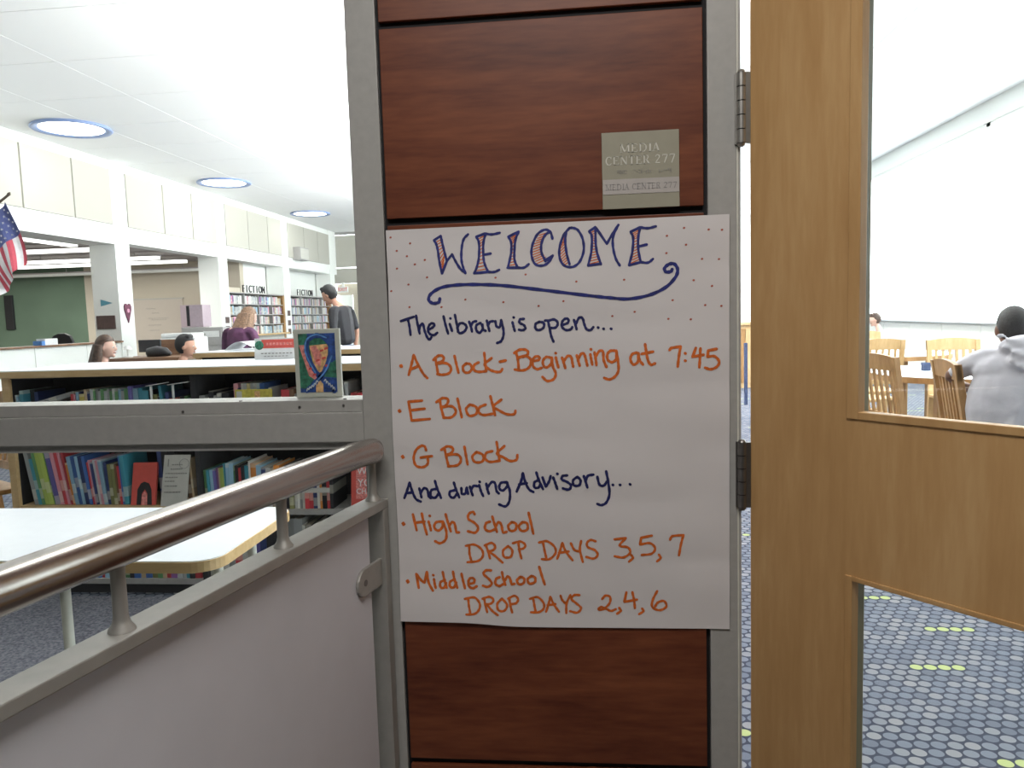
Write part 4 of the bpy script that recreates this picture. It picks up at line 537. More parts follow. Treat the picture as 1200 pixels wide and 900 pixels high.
# ================================================================ ROOM SIGN
sg = thing('room_sign', 'square olive room sign reading MEDIA CENTER 277 on the cherry pier', 'sign', (0.103, F, 1.436))
boxo('plate', 0.0335, 0.1715, F - .004, F, 1.436, 1.572, 'sign_olive', sg, .0006)
boxo('insert_strip', 0.0345, 0.1710, F - .0048, F - .003, 1.462, 1.4885, 'sign_strip', sg)
SER = {  # strokes x0,y0,x1,y1,weight on a unit box, thick and thin like a book face, serifs added
 'M': [(.1, 0, .1, 1, .07), (.1, 1, .5, .05, .17), (.5, .05, .88, 1, .07), (.88, 0, .88, 1, .17)],
 'E': [(.2, 0, .2, 1, .17), (.2, .96, .85, .96, .08), (.2, .5, .7, .5, .08), (.2, .04, .88, .04, .08), (.86, .04, .9, .25, .06), (.84, .96, .86, .78, .06)],
 'D': [(.18, 0, .18, 1, .17), (.18, .96, .6, .96, .08), (.6, .96, .88, .7, .12), (.88, .7, .88, .3, .17), (.88, .3, .6, .04, .12), (.6, .04, .18, .04, .08)],
 'I': [(.5, 0, .5, 1, .2)],
 'A': [(.1, 0, .48, 1, .07), (.48, 1, .88, 0, .18), (.24, .35, .75, .35, .07)],
 'C': [(.88, .75, .7, .96, .08), (.7, .96, .35, .92, .1), (.35, .92, .14, .65, .15), (.14, .65, .14, .35, .17), (.14, .35, .35, .07, .15), (.35, .07, .7, .04, .1), (.7, .04, .9, .22, .07), (.88, 1, .88, .7, .06)],
 'N': [(.15, 0, .15, 1, .07), (.12, 1, .85, .02, .18), (.85, 0, .85, 1, .07)],
 'T': [(.5, 0, .5, 1, .18), (.1, .96, .9, .96, .08), (.1, .96, .1, .78, .06), (.9, .96, .9, .78, .06)],
 'R': [(.18, 0, .18, 1, .17), (.18, .96, .65, .96, .08), (.65, .96, .82, .76, .15), (.82, .76, .62, .52, .12), (.62, .52, .18, .52, .08), (.5, .52, .9, .02, .17)],
 '2': [(.15, .75, .35, .96, .1), (.35, .96, .7, .93, .1), (.7, .93, .8, .7, .16), (.8, .7, .15, .06, .12), (.15, .06, .85, .06, .12)],
 '7': [(.12, .94, .88, .94, .12), (.88, .94, .4, 0, .13), (.12, .94, .12, .78, .06)]}
SF = {'M': [.1, .88], 'E': [.2], 'D': [.18], 'I': [.5], 'A': [.1, .88], 'N': [.15], 'T': [.5], 'R': [.18, .9]}
def serif(s, x0, x1, z0, h, y, mat, parent, label):
    wd = {'M': 1.25, 'I': .5, ' ': .5, 'C': .95, 'D': 1.05, 'N': 1.05}; tot = sum(wd.get(c, .9) for c in s); u = (x1 - x0) / tot; x = x0; mb = MB()
    for c in s:
        cw = wd.get(c, .9) * u * .88
        for a0, b0, a1, b1, t in SER.get(c, []):
            p = Vector((x + a0 * cw, 0, z0 + b0 * h)); q = Vector((x + a1 * cw, 0, z0 + b1 * h)); dd_ = (q - p); 
            if dd_.length == 0: continue
            nn = Vector((-dd_.z, 0, dd_.x)).normalized() * t * h * .42
            mb.obox((p - nn) + Vector((0, y, 0)), dd_, nn * 2, Vector((0, -.00045, 0)))
        for a0 in SF.get(c, []):
            mb.box(x + a0 * cw - h * .16, x + a0 * cw + h * .16, y - .00045, y, z0, z0 + h * .06)
            if c not in 'A' and not (c == 'R' and a0 > .5): mb.box(x + a0 * cw - h * .16, x + a0 * cw + h * .16, y - .00045, y, z0 + h * .94, z0 + h)
        x += wd.get(c, .9) * u
    o = mb.build('lettering', mat, parent); o['label'] = label
serif('MEDIA', 0.0665, 0.1385, 1.5355, 0.0150, F - .004, 'sign_letter', sg, 'raised pale letters MEDIA')
serif('CENTER 277', 0.0395, 0.1665, 1.5140, 0.0155, F - .004, 'sign_letter', sg, 'raised pale letters CENTER 277')
serif('MEDIA CENTER 277', 0.0395, 0.1680, 1.4695, 0.0105, F - .0048, 'sign_grey_ink', sg, 'grey letters MEDIA CENTER 277 on the strip')
mb = MB()
for gx0, gx1, nn_ in ((.062, .080, 5), (.092, .125, 8), (.136, .160, 6)):
    for k in range(nn_):
        for r_ in range(3):
            if random.random() < .55:
                x = gx0 + (gx1 - gx0) * k / nn_; z = 1.504 - r_ * .0026
                mb.tube([(x, F - .004, z), (x, F - .0052, z)], .0009, 6)
o = mb.build('braille', 'sign_grey_ink', sg); o['kind'] = 'stuff'

# ================================================================ GUARD RAIL
a = 0.20039
RD = Vector((-math.sin(a), -math.cos(a), 0)); RN = Vector((math.cos(a), -math.sin(a), 0)); RP = Vector((-0.4135, F, 0))
rail = thing('guard_rail', 'steel handrail on short posts above a flat bar and grey infill panel', 'railing', (RP.x, RP.y, 0))
LR = 2.6
RH = [RP + RD * s + Z * 1.0 for s in (LR, 1.8, 1.0, 0.5, 0.12)]
RH += [RP + RD * s_ + Z * 1.0 + RN * n_ for s_, n_ in ((.08, .001), (.055, .004), (.038, .009), (.028, .0135), (.021, .018), (.017, .021), (.0145, .0235))]
mb = MB().tube(RH, [.0245] * 8 + [.0235, .0195, .013, .003], 32); mb.build('handrail', 'steel', rail)
bar = MB().obox(RP + RD * LR - RN * .022 + Z * .884, -RD * (LR + .0), RN * .044, Z * .0175); bar.build('flat_bar', 'steel_dull', rail, bevel=.002)
for s in (0.02, .317, .637, .957, 1.277, 1.6, 1.92, 2.24):
    p = RP + RD * s
    mb = MB().tube([p + Z * .9015, p + Z * .904, p + Z * .910, p + Z * .918, p + Z * .97, p + Z * .98], [.0155, .0148, .0105, .0085, .0082, .0095], 16)
    mb.build('post', 'steel_dull', rail)
mb = MB().obox(RP + RD * .022 - RN * .022 + Z * 0.0, -RD * .020, RN * .044, Z * .884); mb.build('end_post', 'steel_dull', rail, bevel=.0015)
mb = MB().obox(RP + RD * LR - RN * .006 + Z * .08, -RD * (LR - .055), RN * .012, Z * .797); mb.build('infill_panel', 'guard_panel', rail)
for zc in (.762, .16):
    o_ = RP + RN * .0062; poly = []
    for k in range(9): t = PI / 2 + k * PI / 8; poly.append((.108 - .022 * math.cos(PI - t) * -1 if False else .100 - (-.024) * 0 + .024 * -math.cos(t), .026 * math.sin(t)))
    poly = [(.006, .026)] + [(0.088 + .026 * math.sin(k * PI / 8), .026 * math.cos(k * PI / 8)) for k in range(9)] + [(.006, -.026)]
    tb = MB().prism(poly, o_ + Z * zc, RD, Z, RN * .007).build('panel_bracket', 'steel_dull', rail, bevel=.002)
    c_ = o_ + RD * .088 + Z * zc + RN * .0072
    MB().tube([c_ - RN * .002, c_ + RN * .0006], .0062, 16).build('bracket_bolt', 'hinge_dark', tb)

# ================================================================ LIBRARY LIGHTS
for k, yy in enumerate((10.25, 14.75, 19.5)):
    t = thing('ceiling_light', ['round recessed skylight lamp with a blue rim, nearest the corridor', 'middle one of the three round recessed ceiling lamps', 'farthest of the three round recessed ceiling lamps'][k], 'ceiling light', (-7.15, yy, 4.05), 0, 'round ceiling lamps along the column wall')
    mb = MB(); n = 40; prof = [(.50, 4.055), (.52, 4.03), (.50, 4.015), (.42, 4.03), (.41, 4.05)]
    vs = [(-7.15 + r * math.cos(2 * PI * i / n), yy + r * math.sin(2 * PI * i / n), z) for r, z in prof for i in range(n)]
    mb.add(vs, [(j * n + i, j * n + (i + 1) % n, (j + 1) * n + (i + 1) % n, (j + 1) * n + i) for j in range(len(prof) - 1) for i in range(n)], 0, True)
    mb.build('rim', 'rim_blue', t)
    MB().tube([(-7.15, yy, 4.052), (-7.15, yy, 4.036)], .41, 40).build('diffuser', 'lamp_glow', t)
# up-light bars added to whiten the library ceiling, unseen behind the pier
for k, (px, py) in enumerate(((-0.5, 7.0), (-0.9, 11.5), (-1.2, 16.0))):
    t = thing('added_uplight', 'long white uplight bar added to brighten the library ceiling, %s' % ['nearest the corridor', 'the middle one', 'farthest from the corridor'][k], 'added light', (px, py, 2.9), 0, 'added uplights over the library')
    MB().box(px - .12, px + .12, py - 1.2, py + 1.2, 2.90, 2.96).build('housing', 'white_paint', t, bevel=.01)
    MB().box(px - .09, px + .09, py - 1.15, py + 1.15, 2.958, 2.964).build('diffuser', 'tube_glow', t)
    for s in (-1, 1): MB().tube([(px, py + s, 2.95), (px, py + s, 4.06)], .006, 8).build('suspension_rod', 'steel_dull', t)
    area('ceiling_fill_light', (px, py, 3.0), (-.25, 0, 1), .2, 2.2, (600, 700, 1000)[k])
# classroom fluorescent rows
for k, (yy, x0, x1) in enumerate(((13.1, -12.6, -8.9), (15.2, -14.2, -8.9), (16.3, -15.4, -8.9), (17.5, -16.4, -8.9))):
    t = thing('fluorescent_row', ['row of fluorescent tubes on the classroom ceiling nearest the columns', 'second row of fluorescent tubes on the classroom ceiling', 'third row of fluorescent tubes on the classroom ceiling', 'last row of fluorescent tubes before the green wall'][k], 'ceiling light', ((x0 + x1) / 2, yy, 2.70), 0, 'classroom fluorescent rows')
    zr = (2.64, 2.64, 2.64, 2.53)[k]
    MB().box(x0, x1, yy - .10, yy + .10, zr + .05, zr + .08).build('housing', 'class_ceiling', t)
    MB().box(x0 + .02, x1 - .02, yy - .09, yy + .09, zr - .01, zr + .05).build('diffuser', 'tube_glow' if k < 3 else 'white_paint', t)
    for q in (.1, .5, .9): MB().tube([(x0 + (x1 - x0) * q, yy, zr + .08), (x0 + (x1 - x0) * q, yy, 2.797)], .008, 6).build('suspension_rod', 'grey_cabinet', t)
t = thing('fluorescent_row', 'short fluorescent strip hanging just behind the nearest beam', 'ceiling light', (-8.75, 12.0, 2.62))
MB().box(-8.80, -8.62, 10.9, 12.3, 2.66, 2.795).build('housing', 'white_paint', t); MB().box(-8.79, -8.63, 10.95, 12.28, 2.63, 2.66).build('diffuser', 'tube_glow', t)
area('classroom_light', (-12, 14, 2.60), (0, 0, -1), 6, 4, 400, (1, .97, .93))

# ================================================================ LOW BOOKCASE
BY = 3.228
def rgb(c): return c
PAL = {'green': (.10, .25, .10), 'lime': (.38, .48, .10), 'blue': (.05, .13, .38), 'violet': (.14, .12, .38), 'pink': (.62, .28, .34), 'red': (.52, .05, .06), 'teal': (.05, .26, .34), 'pale blue': (.25, .42, .55),
       'grey': (.27, .28, .28), 'tan': (.50, .38, .24), 'orange': (.70, .26, .05), 'yellow': (.62, .50, .10), 'black': (.02, .02, .025), 'white': (.62, .62, .60), 'brown': (.16, .08, .04), 'navy': (.03, .05, .16), 'olive': (.22, .22, .08), 'purple': (.20, .08, .25), 'silver': (.42, .44, .45)}
BOOKM = {}
def book_mesh(tk, h, d):     # spine at y=0 facing -Y, standing on z=0, x from 0 to tk
    key = (round(tk, 3), round(h, 2), round(d, 2))
    if key in BOOKM: return BOOKM[key]
    tk, h, d = key; c = min(.0022, tk * .15); mb = MB()
    mb.box(0, c, .001, d, 0, h).box(tk - c, tk, .001, d, 0, h)
    mb.add([(0, .0015, 0), (tk * .25, 0, 0), (tk * .75, 0, 0), (tk, .0015, 0), (0, .0015, h), (tk * .25, 0, h), (tk * .75, 0, h), (tk, .0015, h)], [(0, 1, 5, 4), (1, 2, 6, 5), (2, 3, 7, 6)], 0)
    mb.box(c, tk - c, .0018, d - .004, .003, h - .003, 1)
    o = mb.build('book', ['book_cover', 'page_edges'], pivot=False); me = o.data; bpy.data.objects.remove(o); BOOKM[key] = me; return me
NB = {}
def put_book(x, y, z, tk, h, d, colname, lean, shelf, place, group, rz=0.0):
    o = bpy.data.objects.new('book', book_mesh(tk, h, d)); C.objects.link(o)
    o.location = (x, y, z); o.rotation_euler = (0, lean, rz)
    c = PAL[colname]; j = random.uniform(.8, 1.2); o.color = (c[0] * j, c[1] * j, c[2] * j, 1)
    tag(o, place, 'book', group); return o
def bookcase(name, label, x0, x1, y0, y1, ztop, divs, shelves, top='white_laminate', back=True):
    t = thing(name, label, 'bookcase', ((x0 + x1) / 2, (y0 + y1) / 2, 0))
    boxo('side_panel', x0, x0 + .035, y0, y1, 0, ztop - .032, 'birch', t, .002); boxo('side_panel', x1 - .035, x1, y0, y1, 0, ztop - .032, 'birch', t, .002)
    boxo('top_board', x0 - .01, x1 + .01, y0 - .012, y1 + .012, ztop - .004, ztop + .0, top, t)
    boxo('top_edge', x0 - .012, x1 + .012, y0 - .014, y1 + .014, ztop - .034, ztop - .004, 'birch', t, .002)
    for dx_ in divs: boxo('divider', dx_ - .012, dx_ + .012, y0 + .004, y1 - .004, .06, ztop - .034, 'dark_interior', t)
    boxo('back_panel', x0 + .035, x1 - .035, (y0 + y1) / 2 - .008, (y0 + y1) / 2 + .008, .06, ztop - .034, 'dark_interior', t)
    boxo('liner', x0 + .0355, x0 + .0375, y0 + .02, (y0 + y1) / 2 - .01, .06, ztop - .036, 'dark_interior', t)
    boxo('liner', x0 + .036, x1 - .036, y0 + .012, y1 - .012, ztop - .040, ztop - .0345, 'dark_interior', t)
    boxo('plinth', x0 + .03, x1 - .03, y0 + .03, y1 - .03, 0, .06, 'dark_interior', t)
    for (a, b_, z, mt) in shelves: boxo('shelf', a, b_, y0 + .006, y1 - .006, z - .025, z, mt, t)
    return t
bookcase('low_bookcase', 'long low double sided bookcase with a white top, behind the white table', -2.70, 0.10, BY, BY + .60, 1.06,
         [-1.775, -.84], [(-2.665, -1.787, .425, 'birch'), (-1.763, -.852, .402, 'grey_cabinet'), (-.828, .065, .402, 'grey_cabinet'),
                          (-2.665, -1.787, .075, 'grey_cabinet'), (-1.763, -.852, .075, 'grey_cabinet'), (-.828, .065, .075, 'grey_cabinet'),
                          (-2.665, -1.787, .775, 'grey_cabinet'), (-1.763, -.852, .775, 'grey_cabinet'), (-.828, .065, .775, 'grey_cabinet')])
def fill(row, x, xend, z, y, seq, shelf, group, depth=.19):
    """seq: (colour, thickness, height, lean in degrees to the left)"""
    i = 0; prev = None; cnt = {}
    for colr, tk, h, ln in seq:
        if colr == 'gap': x += tk; continue
        w_ = tk / math.cos(math.radians(ln))
        if x + w_ > xend: break
        i += 1; cnt[colr] = cnt.get(colr, 0) + 1
        ords = ['first', 'second', 'third', 'fourth', 'fifth', 'sixth', 'seventh', 'eighth', 'ninth', 'tenth', 'eleventh', 'twelfth']
        k = ords[cnt[colr] - 1] if cnt[colr] <= 12 else 'a later'
        size = 'tall' if h > .27 else 'short' if h < .2 else ''
        lab = ('%s %s %s book from the left on the %s' % (k, size, colr, shelf)).replace('  ', ' ')
        ang = -math.radians(ln)
        put_book(x, y + random.uniform(0, .008), z + (0.0005 if ln >= 0 else tk * math.sin(-ang)), tk, h, depth, colr, ang, shelf, lab, group)
        x += w_ + .0006 + (tk * 0 if not ln else 0)
    return x
# middle row, first section: leaning picture books as in the photograph
seqA = [('grey', .020, .25, 9), ('teal', .018, .22, 9), ('green', .014, .25, 9), ('lime', .020, .255, 9), ('lime', .022, .26, 9), ('green', .006, .25, 9), ('violet', .024, .25, 9), ('pink', .018, .255, 9), ('red', .020, .25, 9), ('pink', .012, .25, 9), ('red', .012, .262, 8), ('orange', .012, .20, 8),
        ('pale blue', .016, .225, 8), ('blue', .018, .235, 8), ('pale blue', .012, .235, 7), ('navy', .020, .235, 7), ('blue', .014, .23, 7), ('red', .008, .2, 6), ('pink', .010, .21, 6), ('navy', .012, .2, 6), ('silver', .014, .21, 6), ('pink', .012, .21, 6), ('pale blue', .018, .21, 6),
        ('navy', .014, .20, 4), ('olive', .016, .19, 3), ('olive', .016, .19, 3), ('brown', .010, .19, 3), ('red', .012, .18, 3), ('blue', .012, .235, 3), ('teal', .020, .23, 4), ('red', .012, .21, 5), ('brown', .012, .21, 5), ('tan', .020, .235, 5), ('grey', .018, .21, 5), ('white', .012, .215, 5), ('green', .008, .21, 5), ('lime', .026, .21, 5), ('orange', .008, .2, 5)]
fill(0, -2.60, -2.12, .4255, BY + .012, seqA, 'middle shelf, left section', 'picture books on the middle shelf, left section')
fo = thing('picture_book', 'red picture book facing out with a black arch on its cover', 'book', (-2.055, BY + .03, .4255))
mb = MB().obox((-2.115, BY + .004, .4255), (.118, 0, 0), (0, .014, 0), (0, .045, .19)); mb.build('cover', 'red_print', fo, bevel=.001)
mb = MB(); poly = [(.030, .0), (.030, .07), (.045, .098), (.062, .106), (.085, .098), (.098, .07), (.104, 0), (.082, 0), (.080, .05), (.066, .072), (.052, .05), (.050, 0)]
mb.prism(poly, (-2.115, BY + .0028, .428), (1, 0, 0), (0, .23, .973), (0, -.0012, .0003)); mb.build('cover_art', 'black_plastic', fo)
mb = MB().prism([(.052, 0), (.055, .045), (.066, .062), (.078, .045), (.080, 0)], (-2.115, BY + .0028, .428), (1, 0, 0), (0, .23, .973), (0, -.001, .0003)); mb.build('cover_art', 'paint_pink', fo)
put_text('cover_title', 'FLY', .035, 'mat_white', fo, (-2.085, BY + .030 + .0, .565), (1, 0, 0), (0, .23, .973)) if False else None
# tilted dark books behind, then the white sign
fill(0, -1.995, -1.90, .4255, BY + .05, [('navy', .02, .26, 2), ('black', .03, .27, 2), ('black', .03, .25, 0)], 'middle shelf by the white sign', 'dark books beside the white sign')
sgn = thing('shelf_sign', 'white paper sign with grey printed lines and a circle, leaning on the middle shelf', 'sign', (-1.875, BY, .4255))
uS, vS = Vector((1, 0, 0)), Vector((.10, .10, .98)).normalized(); oS = Vector((-1.957, BY - .018, .4255))
MB().obox(oS, uS * .125, Vector((0, .003, 0)), vS * .235).build('sheet', 'mat_white', sgn)
put_text('lettering', 'I', .05, 'sign_grey_ink', sgn, oS + uS * .022 + vS * .198 - Y * .001, uS, vS)
mb = MB()
for k, (a0, a1, h_) in enumerate(((.04, .09, .188), (.035, .09, .168), (.012, .115, .148), (.012, .075, .13), (.012, .062, .112), (.012, .075, .09), (.012, .09, .062))):
    x_ = a0
    while x_ < a1 - .004:
        wl = random.uniform(.006, .014); mb.obox(oS + uS * x_ + vS * h_ - Y * .0012, uS * min(wl, a1 - x_), Y * .001, vS * .0055); x_ += wl + .003
mb.build('lettering', 'sign_grey_ink', sgn)
mb = MB(); cc = oS + uS * .098 + vS * .195 - Y * .001; pts = [cc + uS * .022 * math.cos(t * PI / 12) + vS * .022 * math.sin(t * PI / 12) for t in range(25)]
mb.tube(pts, .0009, 6, cap=False).build('printed_ring', 'sign_grey_ink', sgn)
seqB = [('brown', .016, .215, 3), ('tan', .010, .21, 3)]
fill(0, -1.835, -1.787, .4255, BY + .012, seqB, 'middle shelf right of the white sign', 'brown books beside the white sign')
def rnd(n, cols, t0, t1, h0, h1, lean=0): return [(random.choice(cols), random.uniform(t0, t1), random.uniform(h0, h1), lean) for _ in range(n)]
mix = ['blue', 'navy', 'teal', 'grey', 'green', 'red', 'white', 'brown', 'tan', 'olive', 'silver', 'purple', 'black', 'pale blue']
seqC = [('green', .014, .185, 2), ('teal', .012, .185, 2), ('pale blue', .016, .185, 2), ('violet', .014, .185, 2), ('purple', .010, .187, 1), ('tan', .008, .187, 1), ('lime', .018, .187, 1), ('teal', .004, .21, 1), ('pale blue', .018, .212, 0), ('pale blue', .018, .210, 0), ('green', .008, .20, 0), ('black', .016, .20, 0), ('red', .012, .19, 0), ('black', .014, .195, 0),
        ('teal', .020, .205, 0), ('white', .008, .222, 0), ('orange', .026, .215, 0), ('pale blue', .022, .195, 0), ('navy', .022, .19, 0), ('white', .022, .19, 0), ('brown', .014, .188, 0), ('orange', .026, .20, 0), ('white', .012, .19, -3), ('navy', .014, .20, -3), ('black', .014, .20, 0), ('olive', .02, .19, 0)]
xe = fill(0, -1.755, -1.33, .4025, BY + .012, seqC, 'middle shelf, second section', 'books on the middle shelf, second section')
fill(0, -1.335, -1.10, .4025, BY + .012, [('white', .012, .14, 0), ('white', .012, .145, 0), ('grey', .012, .15, 0), ('white', .012, .14, 0), ('red', .018, .19, 0), ('red', .018, .185, 0), ('navy', .018, .19, 0), ('white', .014, .20, 0), ('orange', .01, .20, 0), ('black', .02, .195, 0), ('red', .014, .19, 0), ('black', .016, .2, 0)], 'middle shelf near the red poster', 'books with white labels near the red poster')
tag(MB().box(-1.285, -1.165, BY + .0065, BY + .0085, .478, .500).build('shelf_label', 'mat_white'), 'white label strip taped across the red and black books', 'label')
# red poster facing out
rp = thing('shelf_poster', 'red and white poster reading YOU and CHAMP, leaning beside the window frame post', 'poster', (-1.0, BY - .05, .36))
oR = Vector((-1.062, BY - .016, .4025)); vR = Vector((.03, .06, .99)).normalized()
MB().obox(oR, X * .150, Y * .003, vR * .215).build('sheet', 'red_print', rp)
MB().obox(oR + X * .022 + vR * .052 - Y * .001, X * .125, Y * .001, vR * .155).build('pale_field', 'paint_pink', rp)
for k, (s_, zz, sz) in enumerate((('WHY', .175, .045), ('YOU', .122, .048), ('CHAMP', .085, .034), ('A', .045, .03))):
    if s_ == 'A': continue
    put_text('lettering', s_, sz, 'white_paper', rp, oR + X * .078 + vR * zz - Y * .0022, X, vR, .001, .95)
# upper row
fill(0, -2.655, -2.61, .7755, BY + .012, [('grey', .012, .17, 0), ('pale blue', .010, .17, 2), ('teal', .018, .19, 0)], 'upper shelf, far left end', 'thin books at the left end of the upper shelf')
fill(0, -2.607, -2.56, .7755, BY + .05, [('black', .022, .19, 0), ('navy', .018, .18, 0)], 'upper shelf near the left end', 'dark books at the left end of the upper shelf')
for k, (colr, xx, zz, ag) in enumerate((('brown', -2.555, .798, 0), ('navy', -2.55, .8205, 0), ('black', -2.555, .843, 0), ('red', -2.545, .8655, 0), ('white', -2.50, .888, 0), ('grey', -2.555, .913, 14))):
    o = bpy.data.objects.new('book', book_mesh(.022, .17 if ag == 0 else .19, .15)); C.objects.link(o); o.location = (xx, BY + .015 + .002 * k, zz); o.rotation_euler = (0, math.radians(90 - ag), 0); c = PAL[colr]; o.color = (*c, 1)
    tag(o, ['brown book at the very bottom of the pile on the upper shelf', 'navy book second from the bottom of the pile', 'black book in the middle of the pile on the upper shelf', 'red book lying flat near the top of the pile', 'white book lying flat below the slanted grey book', 'grey book lying slanted on top of the pile'][k], 'book', 'books lying in a pile on the upper shelf')
seqU = [('red', .010, .165, 0), ('pink', .016, .165, 3), ('pale blue', .012, .18, 0), ('navy', .008, .18, 0), ('yellow', .022, .175, 2), ('tan', .012, .19, 2), ('navy', .010, .185, 2)] + rnd(13, ['silver', 'grey', 'pale blue', 'grey', 'green', 'silver'], .009, .018, .18, .195) + [('violet', .016, .2, 0), ('violet', .010, .2, 0), ('pale blue', .022, .19, 0), ('teal', .02, .19, 0), ('teal', .03, .185, 0), ('black', .02, .18, 0), ('olive', .02, .16, 0), ('black', .024, .15, 6), ('teal', .014, .2, 6), ('navy', .016, .17, 0), ('red', .03, .14, 0), ('black', .02, .13, 0), ('black', .02, .15, 0), ('green', .015, .15, 0), ('navy', .02, .14, 0), ('black', .02, .16, 0)]
fill(0, -2.375, -1.79, .7755, BY + .012, seqU, 'upper shelf, left section', 'books on the upper shelf, left section')
for k, (xx, ww, zz) in enumerate(((-2.00, .085, .975), (-1.895, .10, .978))):
    t = thing('book_holder', ['clear acrylic book holder with a bright edge, upper shelf', 'second clear acrylic book holder with glare painted as a white edge, upper shelf'][k], 'book holder', (xx, BY + .02, .7755), 0, 'acrylic holders on the upper shelf')
    MB().obox((xx, BY + .004, zz), (ww, 0, .012), (0, .05, 0), (0, 0, .003)).build('lip', 'white_plastic', t); boxo('pane', xx + .02, xx + .023, BY + .004, BY + .02, .7755, zz, 'white_plastic', t)  # white lip stands in for the glare on the dark shelf items
fill(0, -1.755, -1.61, .7755, BY + .012, rnd(10, ['navy', 'black', 'grey', 'teal', 'black'], .014, .024, .14, .17), 'upper shelf, second section', 'dark books on the upper shelf, second section')
fill(0, -1.60, -1.37, .7755, BY + .03, [('pink', .022, .195, 0), ('navy', .012, .18, 0), ('white', .014, .2, 0), ('silver', .014, .2, 0), ('yellow', .014, .2, 0), ('silver', .018, .2, 0), ('white', .014, .2, 0), ('pale blue', .014, .195, 0), ('blue', .02, .2, 0), ('black', .018, .16, 0), ('white', .014, .185, 0)], 'upper shelf behind the yellow sign', 'books behind the yellow sign')
fill(0, -1.37, -.86, .7755, BY + .012, [('red', .04, .17, 0), ('brown', .02, .165, 0), ('grey', .03, .15, 0)] + rnd(9, ['black', 'navy', 'brown', 'grey'], .015, .025, .15, .19) + [('black', .02, .18, 4), ('white', .018, .2, 6), ('silver', .014, .2, 4), ('red', .03, .15, 0), ('red', .03, .15, 0), ('red', .03, .14, 0)] + rnd(10, mix, .015, .025, .16, .2), 'upper shelf by the yellow sign', 'books right of the yellow sign')
t = thing('shelf_sign', 'long yellow box sign standing in front of the upper shelf books', 'sign', (-1.49, BY - .01, .7755))
boxo('card', -1.572, -1.40, BY - .008, BY - .004, .78, .953, 'yellow_card', t); 
for k in range(4): boxo('printed_patch', -1.565 + k * .042, -1.54 + k * .042, BY - .0095, BY - .0085, .90, .945, ['paint_pink', 'olive_patch', 'paint_red', 'olive_patch'][k] if False else ['mat_white', 'yellow_card', 'paint_orange', 'yellow_card'][k], t)
# lowest row
fill(0, -2.655, -1.79, .0755, BY + .012, rnd(40, mix, .016, .032, .22, .30, 0), 'lowest shelf, left section', 'books on the lowest shelf, left section')
fill(0, -1.755, -.86, .0755, BY + .012, [('grey', .03, .28, 0), ('silver', .03, .27, 0), ('white', .03, .28, 0), ('grey', .03, .27, 0), ('red', .035, .30, 0), ('silver', .03, .27, 0), ('blue', .03, .29, 0), ('violet', .025, .28, 0), ('navy', .03, .29, 0), ('black', .03, .27, 0), ('black', .03, .27, 0), ('white', .010, .27, 5), ('black', .02, .27, 4), ('white', .01, .27, 4), ('grey', .03, .28, 0), ('grey', .04, .28, 0), ('white', .01, .25, 0), ('black', .03, .25, 0), ('black', .03, .25, 0), ('white', .025, .24, 3), ('white', .012, .24, 6)], 'lowest shelf, second section', 'books on the lowest shelf, second section')
# second low bookcase behind, and what stands on the tops
bookcase('low_bookcase', 'second low bookcase with a white top and maple edge, farther back', -2.60, 0.2, 4.80, 5.40, 1.06, [-1.66, -.73], [(-2.56, .16, .4, 'grey_cabinet'), (-2.56, .16, .75, 'grey_cabinet'), (-2.56, .16, .08, 'grey_cabinet')])
t = thing('table_sign', 'white folded sign with a red banner and globe, on the first bookcase top', 'sign', (-1.59, 3.72, 1.06))
MB().obox((-1.69, 3.70, 1.0602), (.215, 0, 0), (0, .003, 0), (0, .012, .107)).build('card', 'white_paper', t)
MB().obox((-1.653, 3.7055, 1.1165), (.178, 0, 0), (0, .002, 0), (0, .005, .044)).build('banner', 'red_print', t)
MB().tube([(-1.664, 3.709, 1.132), (-1.664, 3.705, 1.132)], .023, 20).build('globe_print', 'paint_green', t)
mb = MB()
for k in range(9): mb.box(-1.655 + k * .019, -1.643 + k * .019, 3.7015, 3.7035, 1.088 + .0 * k, 1.093)
for k in range(7): mb.box(-1.64 + k * .019, -1.628 + k * .019, 3.7002, 3.702, 1.0745, 1.078)
mb.build('lettering', 'sign_grey_ink', t)
mb = MB()
for k in range(8): mb.box(-1.628 + k * .018, -1.616 + k * .018, 3.7045, 3.7065, 1.132, 1.145)
mb.build('lettering', 'paint_pink', t)
mb = MB(); vs = []; n = 12
for j in range(2):
    for i in range(n + 1):
        t_ = i / n; vs.append((-2.50 + .22 * t_, 5.0 + j * .28, 1.062 + .058 * math.sin(PI * min(1, t_ * 1.15) * .87)))
mb.add(vs, [(i, i + 1, n + 2 + i, n + 1 + i) for i in range(n)], 0, True); o = mb.build('paper_sheet', 'white_paper'); tag(o, 'curled white paper lying on the second low bookcase', 'paper')

# ================================================================ ARTWORK ON THE WINDOW LEDGE
ax0, ax1, ay = -.5925, -.4965, F + .066
art = thing('framed_artwork', 'small white framed painting of a blue looped ribbon on the window ledge', 'picture', (-.5445, ay, 1.0945))
def AR(a_, b_, o_=0): return Vector((ax0 + (ax1 - ax0) * a_, ay - o_, 1.0945 + .1385 * b_))
boxo('frame', ax0, ax1, ay, ay + .008, 1.0945, 1.233, 'mat_white', art, .0012)
def patch(nm, poly, mat, off, dn=True):
    mb = MB(); mb.prism([(p[0], p[1]) for p in poly], (ax0, ay - off, 1.0945), (ax1 - ax0, 0, 0), (0, 0, .1385), (0, -.0003, 0)); return mb.build(nm, mat, art)
